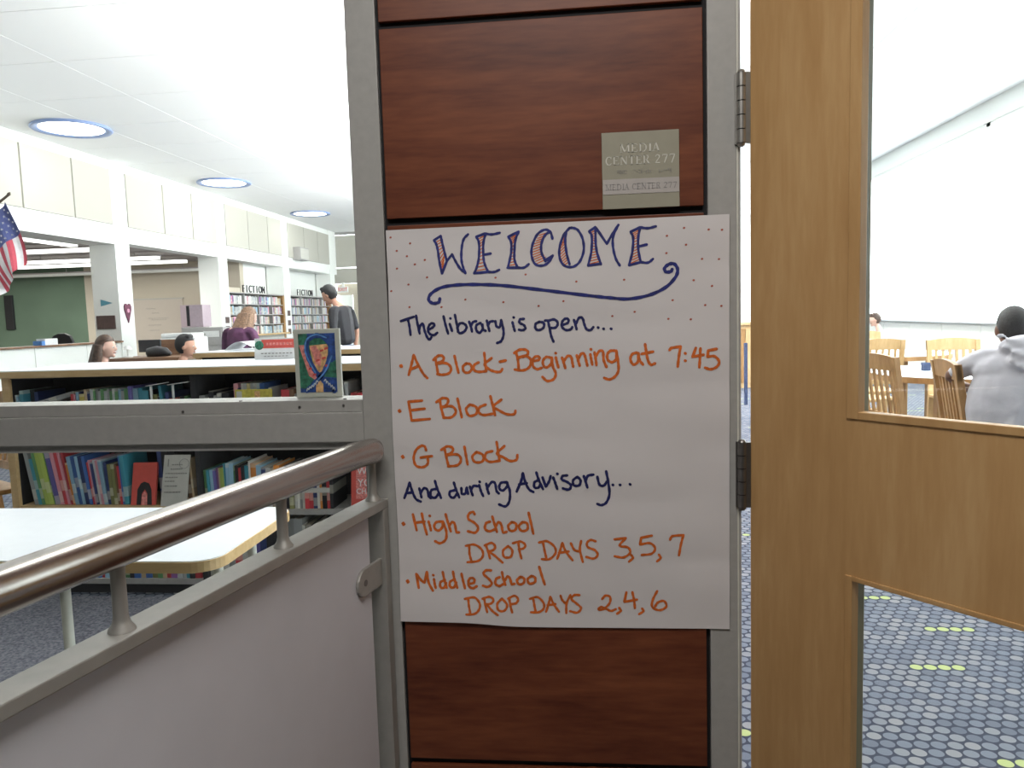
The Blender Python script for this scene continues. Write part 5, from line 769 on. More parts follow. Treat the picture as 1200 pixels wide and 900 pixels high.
# picture area fractions (u 0.1..0.9, v 0.08..0.93)
patch('canvas', [(.10, .075), (.90, .075), (.90, .935), (.10, .935)], 'paint_green', .0002)
patch('paint', [(.55, .935), (.90, .935), (.90, .55), (.80, .50), (.76, .75), (.62, .86), (.45, .88), (.30, .86), (.30, .935)], 'paint_blue', .0005)
patch('paint', [(.10, .075), (.90, .075), (.90, .28), (.62, .30), (.45, .22), (.25, .12), (.10, .14)], 'paint_blue', .0005)
patch('paint', [(.11, .77), (.25, .77), (.35, .50), (.52, .33), (.44, .25), (.30, .32), (.20, .56)], 'paint_pink', .0008)
patch('paint', [(.34, .76), (.75, .78), (.73, .60), (.60, .38), (.52, .36), (.40, .52)], 'paint_orange', .0008)
patch('paint', [(.36, .74), (.48, .76), (.60, .62), (.56, .44), (.46, .50)], 'paint_pink', .0011)
patch('paint', [(.44, .075), (.60, .075), (.60, .2), (.53, .27), (.44, .20)], 'paint_orange', .0008)
for (u0, v0) in ((.56, .66), (.66, .69), (.60, .55), (.47, .52), (.66, .44), (.30, .40), (.38, .31)):
    patch('paint', [(u0, v0), (u0 + .09, v0 + .02), (u0 + .08, v0 + .045), (u0 + .01, v0 + .035)], 'paint_red', .0014)
def loop(pts, wd, mat, off):
    mb = MB(); P_ = [(AR(u, v).x, AR(u, v).z) for u, v in pts]; ribbon(mb, P_, wd, off, lambda x, z: ay, True); mb.build('ribbon', mat, art)
loop([(.84, .09), (.62, .24), (.45, .38), (.33, .55), (.28, .70), (.32, .84), (.50, .905), (.70, .86), (.80, .74), (.77, .58), (.66, .40), (.48, .25), (.24, .10)], .0098, 'paint_blue', .0017)
loop([(.45, .36), (.31, .55), (.25, .70), (.30, .85), (.50, .92), (.72, .87)], .003, 'paint_light_blue', .0021)
loop([(.82, .60), (.68, .40), (.50, .26), (.26, .11)], .0030, 'paint_light_blue', .0021)
for (u0, v0, ag) in ((.66, .235, 0), (.70, .205, 0), (.75, .175, 0), (.80, .145, 0), (.84, .115, 0)):
    loop([(u0 - .03, v0), (u0, v0 + .03), (u0 + .015, v0 - .01)], .0014, 'white_paper', .0025)
for (u0, v0) in ((.24, .115), (.29, .135), (.34, .155), (.40, .185), (.45, .225)):
    loop([(u0, v0 - .02), (u0 + .02, v0 + .02), (u0 + .05, v0)], .0016, 'white_paper', .0025)
MB().obox((-.56, ay + .008, 1.0945), (.03, 0, 0), (0, .012, 0), (0, -.004, .08)).build('easel_back', 'mat_white', art)

# ================================================================ WHITE TABLE
tb = thing('table', 'white laminate table with a maple edge and rounded corners, just inside the window', 'table', (-1.7, 2.0, 0))
def rrect(x0, x1, y0, y1, r, n=8):
    out = []
    for cx, cy, a0 in ((x1 - r, y1 - r, 0), (x0 + r, y1 - r, PI / 2), (x0 + r, y0 + r, PI), (x1 - r, y0 + r, 3 * PI / 2)):
        out += [(cx + r * math.cos(a0 + k * PI / 2 / n), cy + r * math.sin(a0 + k * PI / 2 / n)) for k in range(n + 1)]
    return out
tx0, tx1, ty0, ty1 = -2.45, -.935, 1.745, 2.285
MB().prism(rrect(tx0 + .004, tx1 - .004, ty0 + .004, ty1 - .004, .07), (0, 0, .657), X, Y, Z * .003).build('table_top', 'white_laminate', tb)
MB().prism(rrect(tx0, tx1, ty0, ty1, .075), (0, 0, .630), X, Y, Z * .0272).build('edge_band', 'birch', tb)
for lx, ly in ((-1.425, 1.86), (-2.35, 1.86), (-.985, 1.86), (-1.06, 2.22), (-2.35, 2.22)):
    MB().tube([(lx, ly, 0), (lx, ly, .632)], .0135, 14).build('leg', 'frame_metal_light', tb)

# ================================================================ COLUMN ORNAMENTS, SPEAKER, FLAG
o = MB().prism([(0, -.17), (.05, -.07), (.10, .03), (.10, .085), (.075, .12), (.035, .125), (0, .09), (-.035, .125), (-.075, .12), (-.10, .085), (-.10, .03), (-.05, -.07)], (WX + .001, 12.555, 1.50), Y, Z * 1.15, X * .02)
hh = thing('heart_ornament', 'long dark red felt heart hanging on the white column', 'ornament', (WX, 12.555, 1.3)); o.build('felt', 'heart_felt', hh, bevel=.004)
MB().tube([(WX + .021, 12.555, 1.52), (WX + .026, 12.555, 1.52)], .035, 14).build('centre_patch', 'pink', hh)
o = MB().prism([(0, 0), (0, .115), (.215, .052)], (-8.335, 12.343, 1.605), X, Z, Y * -.006).build('pennant', 'teal_felt'); tag(o, 'small blue pennant on the side of the white column', 'pennant')
o = boxo('wall_plaque', -8.43, -8.09, 12.325, 12.343, 1.21, 1.443, 'brown_plaque', None, .004); tag(o, 'dark brown plaque under the blue pennant on the column side', 'plaque')
for k, (yc, zs, wh) in enumerate(((16.23, (1.32, 1.12, .93), 'left of'), (19.77, (1.47, 1.21, .98), 'right of'))):
    for j, zc in enumerate(zs):
        t = thing('small_picture', '%s small picture on the column %s the first fiction bookcase' % (['top', 'middle', 'lowest'][j], wh), 'picture', (WX, yc, zc - .09), 0, 'small pictures on the columns')
        boxo('frame', WX, WX + .012, yc - .12, yc + .12, zc - .09, zc + .09, 'white_plastic', t); boxo('photo', WX + .012, WX + .014, yc - .095, yc + .095, zc - .07, zc + .07, 'brown_plaque', t)
t = thing('wall_speaker', 'grey box speaker hanging on the beam near the far corner', 'speaker', (WX + .1, 20.6, 3.05)); boxo('cabinet', WX + .012, WX + .22, 20.3, 20.95, 2.93, 3.28, 'grey_cabinet', t, .01); boxo('grille', WX + .22, WX + .225, 20.33, 20.92, 2.96, 3.25, 'mat_white', t)
t = thing('exit_sign', 'small red exit sign over the far doorway', 'sign', (-7.85, 23.95, 2.2)); boxo('housing', -7.99, -7.66, 23.93, 23.995, 2.13, 2.31, 'white_plastic', t); boxo('bracket', -7.86, -7.79, 23.96, 24.0, 2.31, 2.45, 'white_plastic', t); put_text('lettering', 'EXIT', .15, 'exit_red', t, (-7.825, 23.925, 2.22), X, Z)
# flag on a slanted pole
fl = thing('flag', 'stars and stripes flag hanging from a slanted brown pole near the ceiling', 'flag', (-5.9, 7.0, 1.5))
HT, HB, FT, FB = Vector((-5.640, 7.0, 2.50)), Vector((-6.10, 6.95, 2.20)), Vector((-5.500, 7.02, 1.90)), Vector((-5.86, 7.0, 1.50))
nu, nv = 26, 26
def FP(u, v):
    p = HT.lerp(HB, v).lerp(FT.lerp(FB, v), u); fold = math.sin(v * 9 + u * 2.5) * .035 * (0.4 + u) + .02 * math.sin(v * 21)
    sag = -.06 * math.sin(PI * v) * (1 - u) - .04 * math.sin(PI * u)
    return Vector((p.x + .09 * math.sin(PI * u) * (.6 - v) - .03 * u * (1 - u) * 4 * .3, p.y + fold, p.z + sag))
vs = [FP(i / nu, j / nv) for i in range(nu + 1) for j in range(nv + 1)]
mb = MB()
for i in range(nu):
    for j in range(nv):
        a_ = i * (nv + 1) + j
        mi = 2 if (i < nu * .42 and j < 14) else (0 if (j // 2) % 2 == 0 else 1)
        mb.add([vs[a_], vs[a_ + nv + 1], vs[a_ + nv + 2], vs[a_ + 1]], [(0, 1, 2, 3)], mi, True)
co_ = mb.build('cloth', ['flag_red', 'flag_white', 'flag_blue'], fl)
mb = MB()
for i in range(6):
    for j in range(5 + i % 2):
        u, v = (i + .6) * .42 / 6.4, (j + .7 + (0 if i % 2 else .5)) * .54 / 6.6
        for s_ in (-1, 1):
            c_ = FP(u, v) + Vector((0, -.004 * s_, 0)); mb.add([c_ + Vector((.014 * (1 if k % 2 else .45) * math.cos(k * PI / 5 + .3), 0, .014 * (1 if k % 2 else .45) * math.sin(k * PI / 5 + .3))) for k in range(10)], [list(range(10))])
o = mb.build('star', 'flag_white', fl); o['kind'] = 'stuff'
MB().tube([(-6.30, 6.92, 2.05), (-5.60, 7.0, 2.56)], .012, 10).build('pole', 'pole_brown', fl); MB().tube([(-5.60, 7, 2.56), (-5.59, 7, 2.57), (-5.575, 7, 2.585)], [.012, .018, .004], 10).build('finial', 'pole_brown', fl)
MB().tube([(-6.30, 6.92, 2.05), (-6.30, 6.92, 0.03)], .014, 10).build('pole', 'pole_brown', fl)
MB().tube([(-6.30, 6.92, 0), (-6.30, 6.92, .02), (-6.30, 6.92, .04)], [.18, .17, .05], 20).build('base', 'pole_brown', fl)

# ================================================================ FICTION BOOKCASES
def fiction(y0, y1, yl, lab, which, single):
    t = thing('fiction_bookcase', lab, 'bookcase', (WX - .15, (y0 + y1) / 2, 0))
    xb, xf = WX - .33, WX - .02
    boxo('side_panel', xb, xf, y0, y0 + .03, .0, 1.93, 'birch', t); boxo('side_panel', xb, xf + .01, y1 - .10, y1, .0, 1.93, 'oak_chair', t)
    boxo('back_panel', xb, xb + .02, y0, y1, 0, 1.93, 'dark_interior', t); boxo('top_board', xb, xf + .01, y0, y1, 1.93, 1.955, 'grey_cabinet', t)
    boxo('ledge', xb, xf + .12, y0, y1, .925, .965, 'birch', t, .003); boxo('base_cabinet', xb, xf, y0, y1, 0, .925, 'mat_white', t)
    zz = [.965, 1.205, 1.445, 1.69]
    for z in zz[1:]: boxo('shelf', xb, xf, y0 + .03, y1 - .1, z - .02, z, 'grey_cabinet', t)
    for q in (1, 2, 3): boxo('divider', xb, xf, y0 + q * (y1 - y0) / 4 - .012, y0 + q * (y1 - y0) / 4 + .012, .965, 1.93, 'grey_cabinet', t)
    mb = MB(); cnt = {}
    rows = ['lowest', 'third', 'second', 'top']
    for r_, z in enumerate(zz):
        for q in range(4):
            a0 = y0 + q * (y1 - y0) / 4 + .02 + (.02 if q == 0 else 0); a1 = y0 + (q + 1) * (y1 - y0) / 4 - .02 - (.1 if q == 3 else 0); a1 -= random.choice([0, .05, .12, .2, .3]) * (.6 if single else .8)
            yy = a0
            while yy < a1 - .05:
                tk = random.uniform(.055, .085) if single else random.uniform(.03, .06); h = random.uniform(.165, .205); cn = random.choice(['white', 'white', 'silver', 'pale blue', 'silver', 'grey', 'pink', 'tan', 'purple', 'grey'])
                if single:
                    cnt[(cn, r_)] = cnt.get((cn, r_), 0) + 1
                    o = put_book(xf - .02, yy, z, tk, h, .17, cn, 0, '', '%s %s book from the left on the %s shelf, %s' % (['first', 'second', 'third', 'fourth', 'fifth', 'sixth', 'seventh', 'eighth', 'ninth', 'tenth', 'eleventh', 'twelfth', 'thirteenth', 'fourteenth', 'fifteenth', 'sixteenth', 'seventeenth'][cnt[(cn, r_)] - 1], cn, rows[r_], which), 'books on the %s shelf of the left fiction bookcase' % rows[r_], PI / 2)
                else: mb.box(xf - .18, xf - .02 - random.uniform(0, .01), yy, yy + tk - .003, z, z + h, ['white', 'silver', 'pale blue', 'grey', 'pink', 'tan', 'purple'].index(cn))
                yy += tk + .001
    if mb.v:
        o = mb.build('books', ['bk_' + c for c in ('white', 'silver', 'pale blue', 'grey', 'pink', 'tan', 'purple')]); tag(o, 'rows of small pale books filling the second fiction bookcase', 'books', None, 'stuff')
    L_ = 'FICTION'; s0, s1 = yl
    f = thing('lettering_sign', 'black cut-out word FICTION standing on the %s' % which, 'sign', (xf - .04, (s0 + s1) / 2, 1.955))
    for i, ch in enumerate(L_):
        put_text('letter', ch, .25, 'black_plastic', f, (xf - .05, s0 + (s1 - s0) * (i + .5) / 7, 2.046), Y, Z, .02, .95)
for c in ('white', 'silver', 'pale blue', 'grey', 'pink', 'tan', 'purple'): plain('bk_' + c, PAL[c], .5)
fiction(16.43, 19.56, (17.2, 18.5), 'tall fiction bookcase of pale books between the second and third columns', 'left fiction bookcase', True)
fiction(19.99, 23.28, (20.6, 21.85), 'farther tall fiction bookcase of pale books beside the far corner', 'right fiction bookcase', False)
o = boxo('storage_box', WX - .28, WX - .08, 16.45, 17.15, 1.956, 2.07, 'beige_wall', None, .006); tag(o, 'beige box on top of the first fiction bookcase left of the letters', 'box')

# ================================================================ OFFICE FURNITURE BY THE COLUMNS
t = thing('filing_cabinet', 'wide grey metal filing cabinet behind the woman in purple', 'cabinet', (-6.35, 12.3, 0))
boxo('body', -6.70, -6.0, 12.0, 12.5, 0, 1.19, 'grey_cabinet', t, .006)
for k in range(4):
    dd_ = boxo('drawer', -6.68, -6.02, 11.985, 12.0, .03 + k * .29, .30 + k * .29, 'grey_cabinet', t, .004); boxo('handle', -6.42, -6.28, 11.965, 11.985, .2 + k * .29, .22 + k * .29, 'steel_dull', dd_)
boxo('label_card', -6.33, -6.06, 11.978, 11.986, 1.03, 1.13, 'white_paper', t)
t = thing('printer', 'white office printer beside the grey filing cabinet', 'printer', (-6.25, 11.2, 0.75))
boxo('body', -6.52, -5.95, 11.0, 11.4, .80, 1.05, 'white_plastic', t, .02); boxo('scanner_lid', -6.50, -6.0, 11.0, 11.38, 1.05, 1.12, 'white_plastic', t, .02); boxo('paper_slot', -6.42, -6.05, 10.99, 11.0, .97, 1.0, 'black_plastic', t)
t = thing('printer_stand', 'grey stand under the white printer', 'stand', (-6.23, 11.2, 0)); boxo('top', -6.60, -5.85, 10.95, 11.45, .77, .80, 'grey_cabinet', t, .004); boxo('cabinet', -6.55, -5.9, 11.0, 11.4, 0, .77, 'grey_cabinet', t)
t = thing('computer_tower', 'mauve cased computer standing on a cabinet left of the filing cabinet', 'computer', (-6.75, 12.6, 1.0))
boxo('case', -6.86, -6.62, 12.55, 12.85, 1.20, 1.585, 'purple_plastic', t, .008); boxo('dark_side', -6.92, -6.86, 12.56, 12.84, 1.22, 1.57, 'black_plastic', t)
o = boxo('side_cabinet', -7.0, -6.72, 12.5, 12.95, 0, 1.20, 'grey_cabinet', None, .006); tag(o, 'narrow grey cabinet under the mauve computer', 'cabinet')
t = thing('desk', 'office desk with a brown privacy screen and dark clutter behind the seated students', 'desk', (-4.95, 8.2, 0))
boxo('desk_top', -5.25, -4.4, 7.8, 8.5, .86, .90, 'walnut', t, .004); boxo('privacy_screen', -5.02, -4.72, 8.42, 8.46, .9, 1.08, 'walnut', t)
for lx in (-5.22, -4.44):
    for ly in (7.84, 8.46): boxo('leg', lx - .02, lx + .02, ly - .02, ly + .02, 0, .86, 'grey_cabinet', t)
t = thing('monitor', 'dark computer monitor on the office desk', 'monitor', (-5.0, 8.1, .9)); boxo('screen', -5.06, -4.80, 8.1, 8.13, .95, 1.09, 'black_plastic', t, .006); boxo('stand', -4.97, -4.89, 8.1, 8.14, .9, .96, 'black_plastic', t)
t = thing('desk_bag', 'black shoulder bag lying on the office desk', 'bag', (-4.75, 8.0, .9)); mb = MB().tube([(-4.90, 8, .924), (-4.88, 8, .95), (-4.78, 8, .962), (-4.68, 8, .952), (-4.62, 8, .924)], [.02, .05, .06, .05, .02], 12); mb.build('body', 'black_plastic', t)
t = thing('desk_lamp', 'green grey desk tray with a small lamp at the column foot', 'lamp', (-5.2, 8.1, .9)); MB().tube([(-5.16, 8.05, .9), (-5.16, 8.05, .915)], .05, 14).build('base', 'white_plastic', t); MB().tube([(-5.16, 8.05, .91), (-5.16, 8.05, 1.02)], .01, 8).build('stem', 'white_plastic', t); MB().tube([(-5.16, 8.05, .99), (-5.16, 8.05, 1.03)], [.05, .02], 12).build('shade', 'white_plastic', t)
t = thing('study_table', 'long study table with a wooden edge where the two dark haired students sit', 'table', (-3.9, 7.05, 0)); boxo('table_top', -4.6, -3.2, 6.75, 7.5, .69, .72, 'birch', t, .005)
for lx in (-4.55, -3.25):
    for ly in (6.8, 7.45): boxo('leg', lx - .025, lx + .025, ly - .025, ly + .025, 0, .69, 'birch', t)
t = thing('office_chair', 'dark office chair behind the half wall', 'chair', (-8.75, 12.0, 0))
mb = MB().prism([(-.20, 0), (-.22, .2), (-.17, .30), (-.06, .345), (.06, .345), (.17, .30), (.22, .2), (.20, 0)], (-8.72, 11.8, .82), X * .9, Z, Y * .06); mb.build('backrest', 'black_plastic', t, bevel=.015)
boxo('seat', -8.93, -8.5, 11.35, 11.8, .45, .52, 'black_plastic', t, .02); MB().tube([(-8.72, 11.6, .06), (-8.72, 11.6, .45)], .03, 10).build('pedestal', 'black_plastic', t); boxo('back_support', -8.75, -8.69, 11.78, 11.84, .46, .86, 'black_plastic', t)
mb = MB()
for k in range(5): an = k * 2 * PI / 5; mb.tube([(-8.72, 11.6, .07), (-8.72 + .28 * math.cos(an), 11.6 + .28 * math.sin(an), .03)], .02, 8)
mb.build('base', 'black_plastic', t)
t = thing('tissue_box', 'small white and blue box on the half wall cap', 'box', (-7.95, 10.6, 1.005)); boxo('carton', -8.12, -7.98, 10.45, 10.72, 1.005, 1.10, 'white_paper', t, .003); boxo('side_print', -8.12, -7.98, 10.38, 10.45, 1.005, 1.07, 'paint_light_blue', t)
t = thing('whiteboard', 'large beige whiteboard with faint writing on the classroom wall', 'whiteboard', (-10.6, 17.97, .8)); boxo('board', -11.35, -9.98, 17.955, 17.995, .85, 1.89, 'whiteboard_grey', t); 
boxo('frame_rail', -11.38, -9.95, 17.945, 17.995, 1.89, 1.92, 'steel_dull', t)
mb = MB()
for zz_, xx0, xx1 in ((1.66, -10.95, -10.70), (1.55, -10.8, -10.62), (1.42, -10.9, -10.38), (1.38, -10.82, -10.4), (1.25, -10.9, -10.6), (1.12, -10.88, -10.65)):
    x_ = xx0
    while x_ < xx1: mb.tube([(x_, 17.95, zz_), (x_ + .03, 17.95, zz_ + .02), (x_ + .05, 17.95, zz_ - .01)], .004, 4); x_ += .07
o = mb.build('handwriting', 'sign_grey_ink', t); o['kind'] = 'stuff'
t = thing('wall_screen', 'tall narrow dark screen on the green classroom wall', 'screen', (-14.65, 17.9, 1.2)); boxo('panel', -14.72, -14.50, 17.93, 17.995, 1.25, 2.12, 'black_plastic', t, .01)
t = thing('wall_cabinet', 'grey wall cabinet right of the whiteboard', 'cabinet', (-9.75, 17.8, .0)); boxo('body', -9.85, -9.5, 17.6, 17.995, .9, 1.72, 'purple_plastic', t, .01)

# ================================================================ CHAIRS AND TABLE ON THE RIGHT
def make_chair(label, x, y, rz, mat='oak_chair', group=None):
    t = thing('library_chair', label, 'chair', (x, y, 0), rz, group)
    L = dict(local=True)
    def bl(nm, mb, bev=.003): return mb.build(nm, mat, t, local=True, bevel=bev)
    W2 = .21
    bl('seat', MB().box(-W2, W2, -.20, .22, .43, .455), .008)
    back = lambda z: -.20 - .16 * (z - .45)      # the back leans to -Y
    for s in (-1, 1):
        mb = MB()
        for z0, z1 in ((.0, .45), (.45, .70), (.70, .92)):
            y0_, y1_ = (-.24 + .04 * z0 / .45, -.20) if z1 <= .45 else (back(z0), back(z1))
            x0_ = s * (W2 - .018)
            mb.add([(x0_ - .018, y0_ - .018, z0), (x0_ + .018, y0_ - .018, z0), (x0_ + .018, y0_ + .018, z0), (x0_ - .018, y0_ + .018, z0), (x0_ - .018, y1_ - .018, z1), (x0_ + .018, y1_ - .018, z1), (x0_ + .018, y1_ + .018, z1), (x0_ - .018, y1_ + .018, z1)], [(0, 3, 2, 1), (4, 5, 6, 7), (0, 1, 5, 4), (1, 2, 6, 5), (2, 3, 7, 6), (3, 0, 4, 7)])
        bl('back_post', mb, 0)
        bl('leg', MB().box(s * (W2 - .02) - .018, s * (W2 - .02) + .018, .17, .206, 0, .43), .002)
        bl('stretcher', MB().box(s * (W2 - .02) - .010, s * (W2 - .02) + .010, -.22, .18, .16, .185), 0)
    n = 9; poly = []
    for k in range(n + 1): u = -1 + 2 * k / n; poly.append((u * W2, .915 + .022 * math.cos(u * PI / 2)))
    poly += [(W2, .835), (-W2, .835)]
    bl('top_rail', MB().prism([(p[0], p[1] - .45) for p in poly], (0, -.212, .45), (1, 0, 0), (0, -.16, 1), (0, .024, 0)), 0)
    bl('lower_rail', MB().obox((-W2 + .03, back(.52) - .01, .52), (2 * W2 - .06, 0, 0), (0, .02, 0), (0, -.006, .04)), 0)
    for k in range(6):
        xx = -.135 + k * .054
        bl('slat', MB().obox((xx - .010, back(.55) - .006, .55), (.02, 0, 0), (0, .012, 0), (0, back(.84) - back(.55), .29)), 0)
    bl('stretcher', MB().box(-W2 + .03, W2 - .03, .18, .20, .22, .245), 0)
    return t
def dup(src, label, x, y, rz, z=0, mat=None):
    c = copy_tree(src); c.location = (x, y, z); c.rotation_euler = (0, 0, rz); c['label'] = label
    return c
G = 'wooden slat back chairs round the reading tables'
ch = make_chair('brown slat back chair nearest the door glass, turned towards the round table', 2.08, 5.06, math.radians(-75), 'oak_chair', G)
dup(ch, 'brown slat back chair under the arm of the person in the grey hoodie', 2.22, 4.30, math.radians(-98))
dup(ch, 'wooden chair at the left end of the low bookcase', -3.14, 3.45, math.radians(150))
pc = make_chair('pale slat back chair across the round table, left one', 2.32, 6.75, math.radians(-150), 'pale_chair', G)
dup(pc, 'pale slat back chair across the round table, just left of the hoodie', 3.12, 6.60, math.radians(175))
dup(pc, 'pale chair at the farther table, at the left edge of the door glass', 2.62, 7.35, math.radians(0))
dup(pc, 'pale chair behind the farther reading table', 3.2, 9.1, math.radians(170))
def round_table(x, y, r, lab):
    t = thing('round_table', lab, 'table', (x, y, 0)); n = 40
    MB().prism([(r * math.cos(2 * PI * k / n), r * math.sin(2 * PI * k / n)) for k in range(n)], (x, y, .735), X, Y, Z * .005).build('table_top', 'white_laminate', t)
    MB().prism([(r * math.cos(2 * PI * k / n), r * math.sin(2 * PI * k / n)) for k in range(n)], (x, y, .695), X, Y, Z * .040).build('edge_band', 'oak_chair', t)
    for k in range(4):
        an = PI / 4 + k * PI / 2; cx, cy = x + r * .72 * math.cos(an), y + r * .72 * math.sin(an); boxo('leg', cx - .03, cx + .03, cy - .03, cy + .03, 0, .695, 'oak_chair', t)
round_table(2.76, 5.80, .66, 'round white topped reading table with a brown edge behind the grey hoodie')
round_table(3.05, 8.1, .6, 'farther round white topped reading table')
o = MB().box(2.49, 2.54, 5.88, 5.93, .741, .80).build('cup', 'denim'); tag(o, 'small dark blue cup standing on the round table', 'cup')
# narrow view beside the hinges: case with a wooden top far behind
t = thing('display_case', 'far wooden topped display case seen through the hinge gap', 'bookcase', (2.0, 12.2, 0))
boxo('top', 1.4, 3.0, 12.0, 12.6, .98, 1.02, 'birch', t, .004); boxo('body', 1.45, 2.95, 12.05, 12.55, 0, .98, 'pale_chair', t)
for k in range(6): boxo('door', 1.47 + k * .245, 1.70 + k * .245, 12.03, 12.05, .08, .92, 'oak_chair' if k % 2 else 'pale_chair', t)
o = boxo('floor_stand', 2.0, 2.04, 9.9, 9.94, 0, .80, 'denim', None, .004); tag(o, 'dark blue post standing on the carpet in the hinge gap', 'post')

# ================================================================ PEOPLE
def skin_verts(chains, sub=2):
    """chains: list of [(point, radius), ...]; each grown with Skin + Subdivision; returns MB"""
    mb = MB()
    for chn in chains:
        me = bpy.data.meshes.new('figure'); me.from_pydata([tuple(p) for p, r in chn], [(i, i + 1) for i in range(len(chn) - 1)], [])
        o = bpy.data.objects.new('figure', me); C.objects.link(o)
        m_ = o.modifiers.new('skin', 'SKIN'); m_.use_smooth_shade = True
        for i, (p, r) in enumerate(chn):
            r = r if isinstance(r, tuple) else (r, r); me.skin_vertices[0].data[i].radius = r
        me.skin_vertices[0].data[0].use_root = True
        s_ = o.modifiers.new('sub', 'SUBSURF'); s_.levels = sub; s_.render_levels = sub
        dg = bpy.context.evaluated_depsgraph_get(); ev = bpy.data.meshes.new_from_object(o.evaluated_get(dg))
        mb.add([v.co.copy() for v in ev.vertices], [list(p.vertices) for p in ev.polygons], 0, True)
        bpy.data.objects.remove(o); bpy.data.meshes.remove(ev)
    return mb
def ell(mb, c, r, n=16, m_=10, rot=None, cut=None):
    c = Vector(c); vs = []; 
    for j in range(m_ + 1):
        for i in range(n):
            th = PI * j / m_; ph = 2 * PI * i / n; p = Vector((r[0] * math.sin(th) * math.cos(ph), r[1] * math.sin(th) * math.sin(ph), r[2] * math.cos(th)))
            if cut: p = cut(p)
            vs.append(c + (rot @ p if rot else p))
    return mb.add(vs, [(j * n + i, j * n + (i + 1) % n, (j + 1) * n + (i + 1) % n, (j + 1) * n + i) for j in range(m_) for i in range(n)], 0, True)
def remesh(mb, name, mat, parent, vox=.009):
    o = mb.build(name, mat, parent, local=True)
    m_ = o.modifiers.new('r', 'REMESH'); m_.mode = 'VOXEL'; m_.voxel_size = vox; m_.use_smooth_shade = True
    s_ = o.modifiers.new('s', 'SMOOTH'); s_.factor = .5; s_.iterations = 3
    dg = bpy.context.evaluated_depsgraph_get(); ev = bpy.data.meshes.new_from_object(o.evaluated_get(dg)); o.modifiers.clear(); old = o.data; o.data = ev; bpy.data.meshes.remove(old)
    if not ev.materials: ev.materials.append(M[mat])
    return o
def person(label, loc, rz, sc, pose, skin, shirt, trousers, hair, hairstyle, head_tilt=0.0, head_turn=0.0, arms=None, lean=0.0, hood=False, hunch=0.0):
    """local frame: facing +Y, x to the person's right"""
    t = thing('person', label, 'person', loc, rz)
    V_ = lambda x, y, z: Vector((x, y, z)) * sc
    sit = pose == 'sit'
    hz = .50 if sit else .93                    # pelvis height
    def U(x, y, z):                             # upper body point, leaning forward about the pelvis
        p = Vector((x, y, z)); c, s_ = math.cos(lean), math.sin(lean); return (Vector((p.x, p.y * c + p.z * s_, -p.y * s_ + p.z * c)) + Vector((0, 0, hz))) * sc
    pel, bel, che, upc, nek, hd0 = U(0, 0, 0), U(0, .0, .16), U(0, .0, .34), U(0, -.005, .46), U(0, .01 + hunch * .5, .56 - hunch * .6), U(0, .03 + hunch, .66 - hunch)
    torso = [(pel, (.15 * sc, .105 * sc)), (bel, (.135 * sc, .095 * sc)), (che, (.16 * sc, .105 * sc)), (upc, (.145 * sc, .085 * sc)), (nek, .052 * sc), (hd0, .055 * sc)]
    legs = []; pants = []
    for s in (-1, 1):
        if sit: pts = [U(s * .08, .0, -.01), V_(s * .11, .22, hz + .005), V_(s * .12, .44, hz - .01), V_(s * .12, .46, .27), V_(s * .12, .44, .08), V_(s * .125, .55, .035)]
        else: pts = [U(s * .09, 0, -.02), V_(s * .10, .01, .68), V_(s * .10, .02, .50), V_(s * .105, .0, .28), V_(s * .105, -.01, .08), V_(s * .11, .11, .035)]
        rr = [.088, .078, .058, .050, .036, .034]
        legs.append([(p, r * sc) for p, r in zip(pts, rr)]); pants.append([(p, (r + .014) * sc) for p, r in zip(pts[:5], rr)])
    armc = []; slv = []; hands = []
    A = arms or {}
    for s in (-1, 1):
        sh = U(s * .165, 0, .475); d_ = A.get(s)
        if d_: el, wr_ = V_(*d_[0]), V_(*d_[1])
        elif sit: el, wr_ = U(s * .235, .06, .22), V_(s * .15, .36, .74)
        else: el, wr_ = U(s * .24, -.02, .20), U(s * .25, .06, -.04)
        armc.append([(U(s * .05, 0, .46), .06 * sc), (sh, .054 * sc), (sh.lerp(el, .5), .043 * sc), (el, .036 * sc), (el.lerp(wr_, .5), .032 * sc), (wr_, .023 * sc)])
        slv.append([(U(s * .05, 0, .455), .075 * sc), (sh, .070 * sc), (sh.lerp(el, .55), .058 * sc), (el, .052 * sc)])
        dr = (wr_ - el).normalized(); side = dr.cross(Vector((0, 0, 1))).normalized() if abs(dr.z) < .9 else Vector((0, 1, 0)); upv = side.cross(dr)
        pc_ = wr_ + dr * .05 * sc; hands.append([(wr_, (.022 * sc, .020 * sc)), (pc_, (.036 * sc, .015 * sc)), (wr_ + dr * .085 * sc, (.034 * sc, .012 * sc))])
        for q, ln in enumerate((.062, .072, .068, .054)):
            b0 = wr_ + dr * .08 * sc + side * (q - 1.5) * .018 * sc
            hands.append([(b0, .0095 * sc), (b0 + dr * ln * .5 * sc - upv * .008 * sc, .009 * sc), (b0 + dr * ln * .85 * sc - upv * .028 * sc, .008 * sc)])
        b0 = wr_ + dr * .03 * sc - side * .026 * sc * s; hands.append([(b0, .011 * sc), (b0 + dr * .025 * sc - side * .022 * s * sc, .010 * sc), (b0 + dr * .055 * sc - side * .024 * s * sc - upv * .01 * sc, .009 * sc)])
    body = skin_verts([torso] + legs + armc + hands, 1)
    R_ = Matrix.Rotation(head_turn, 3, 'Z') @ Matrix.Rotation(-lean * .6 - head_tilt, 3, 'X')
    hc = hd0 + (R_ @ Vector((0, .01, .085))) * sc
    def hv(x, y, z): return hc + (R_ @ Vector((x, y, z))) * sc
    def jaw(p):
        k = max(0, -p.z / (.118 * sc)); return Vector((p.x * (1 - .35 * k), p.y * (1 - .12 * k) + .012 * sc * k, p.z))
    ell(body, hc, (.076 * sc, .095 * sc, .118 * sc), 20, 14, R_, jaw)
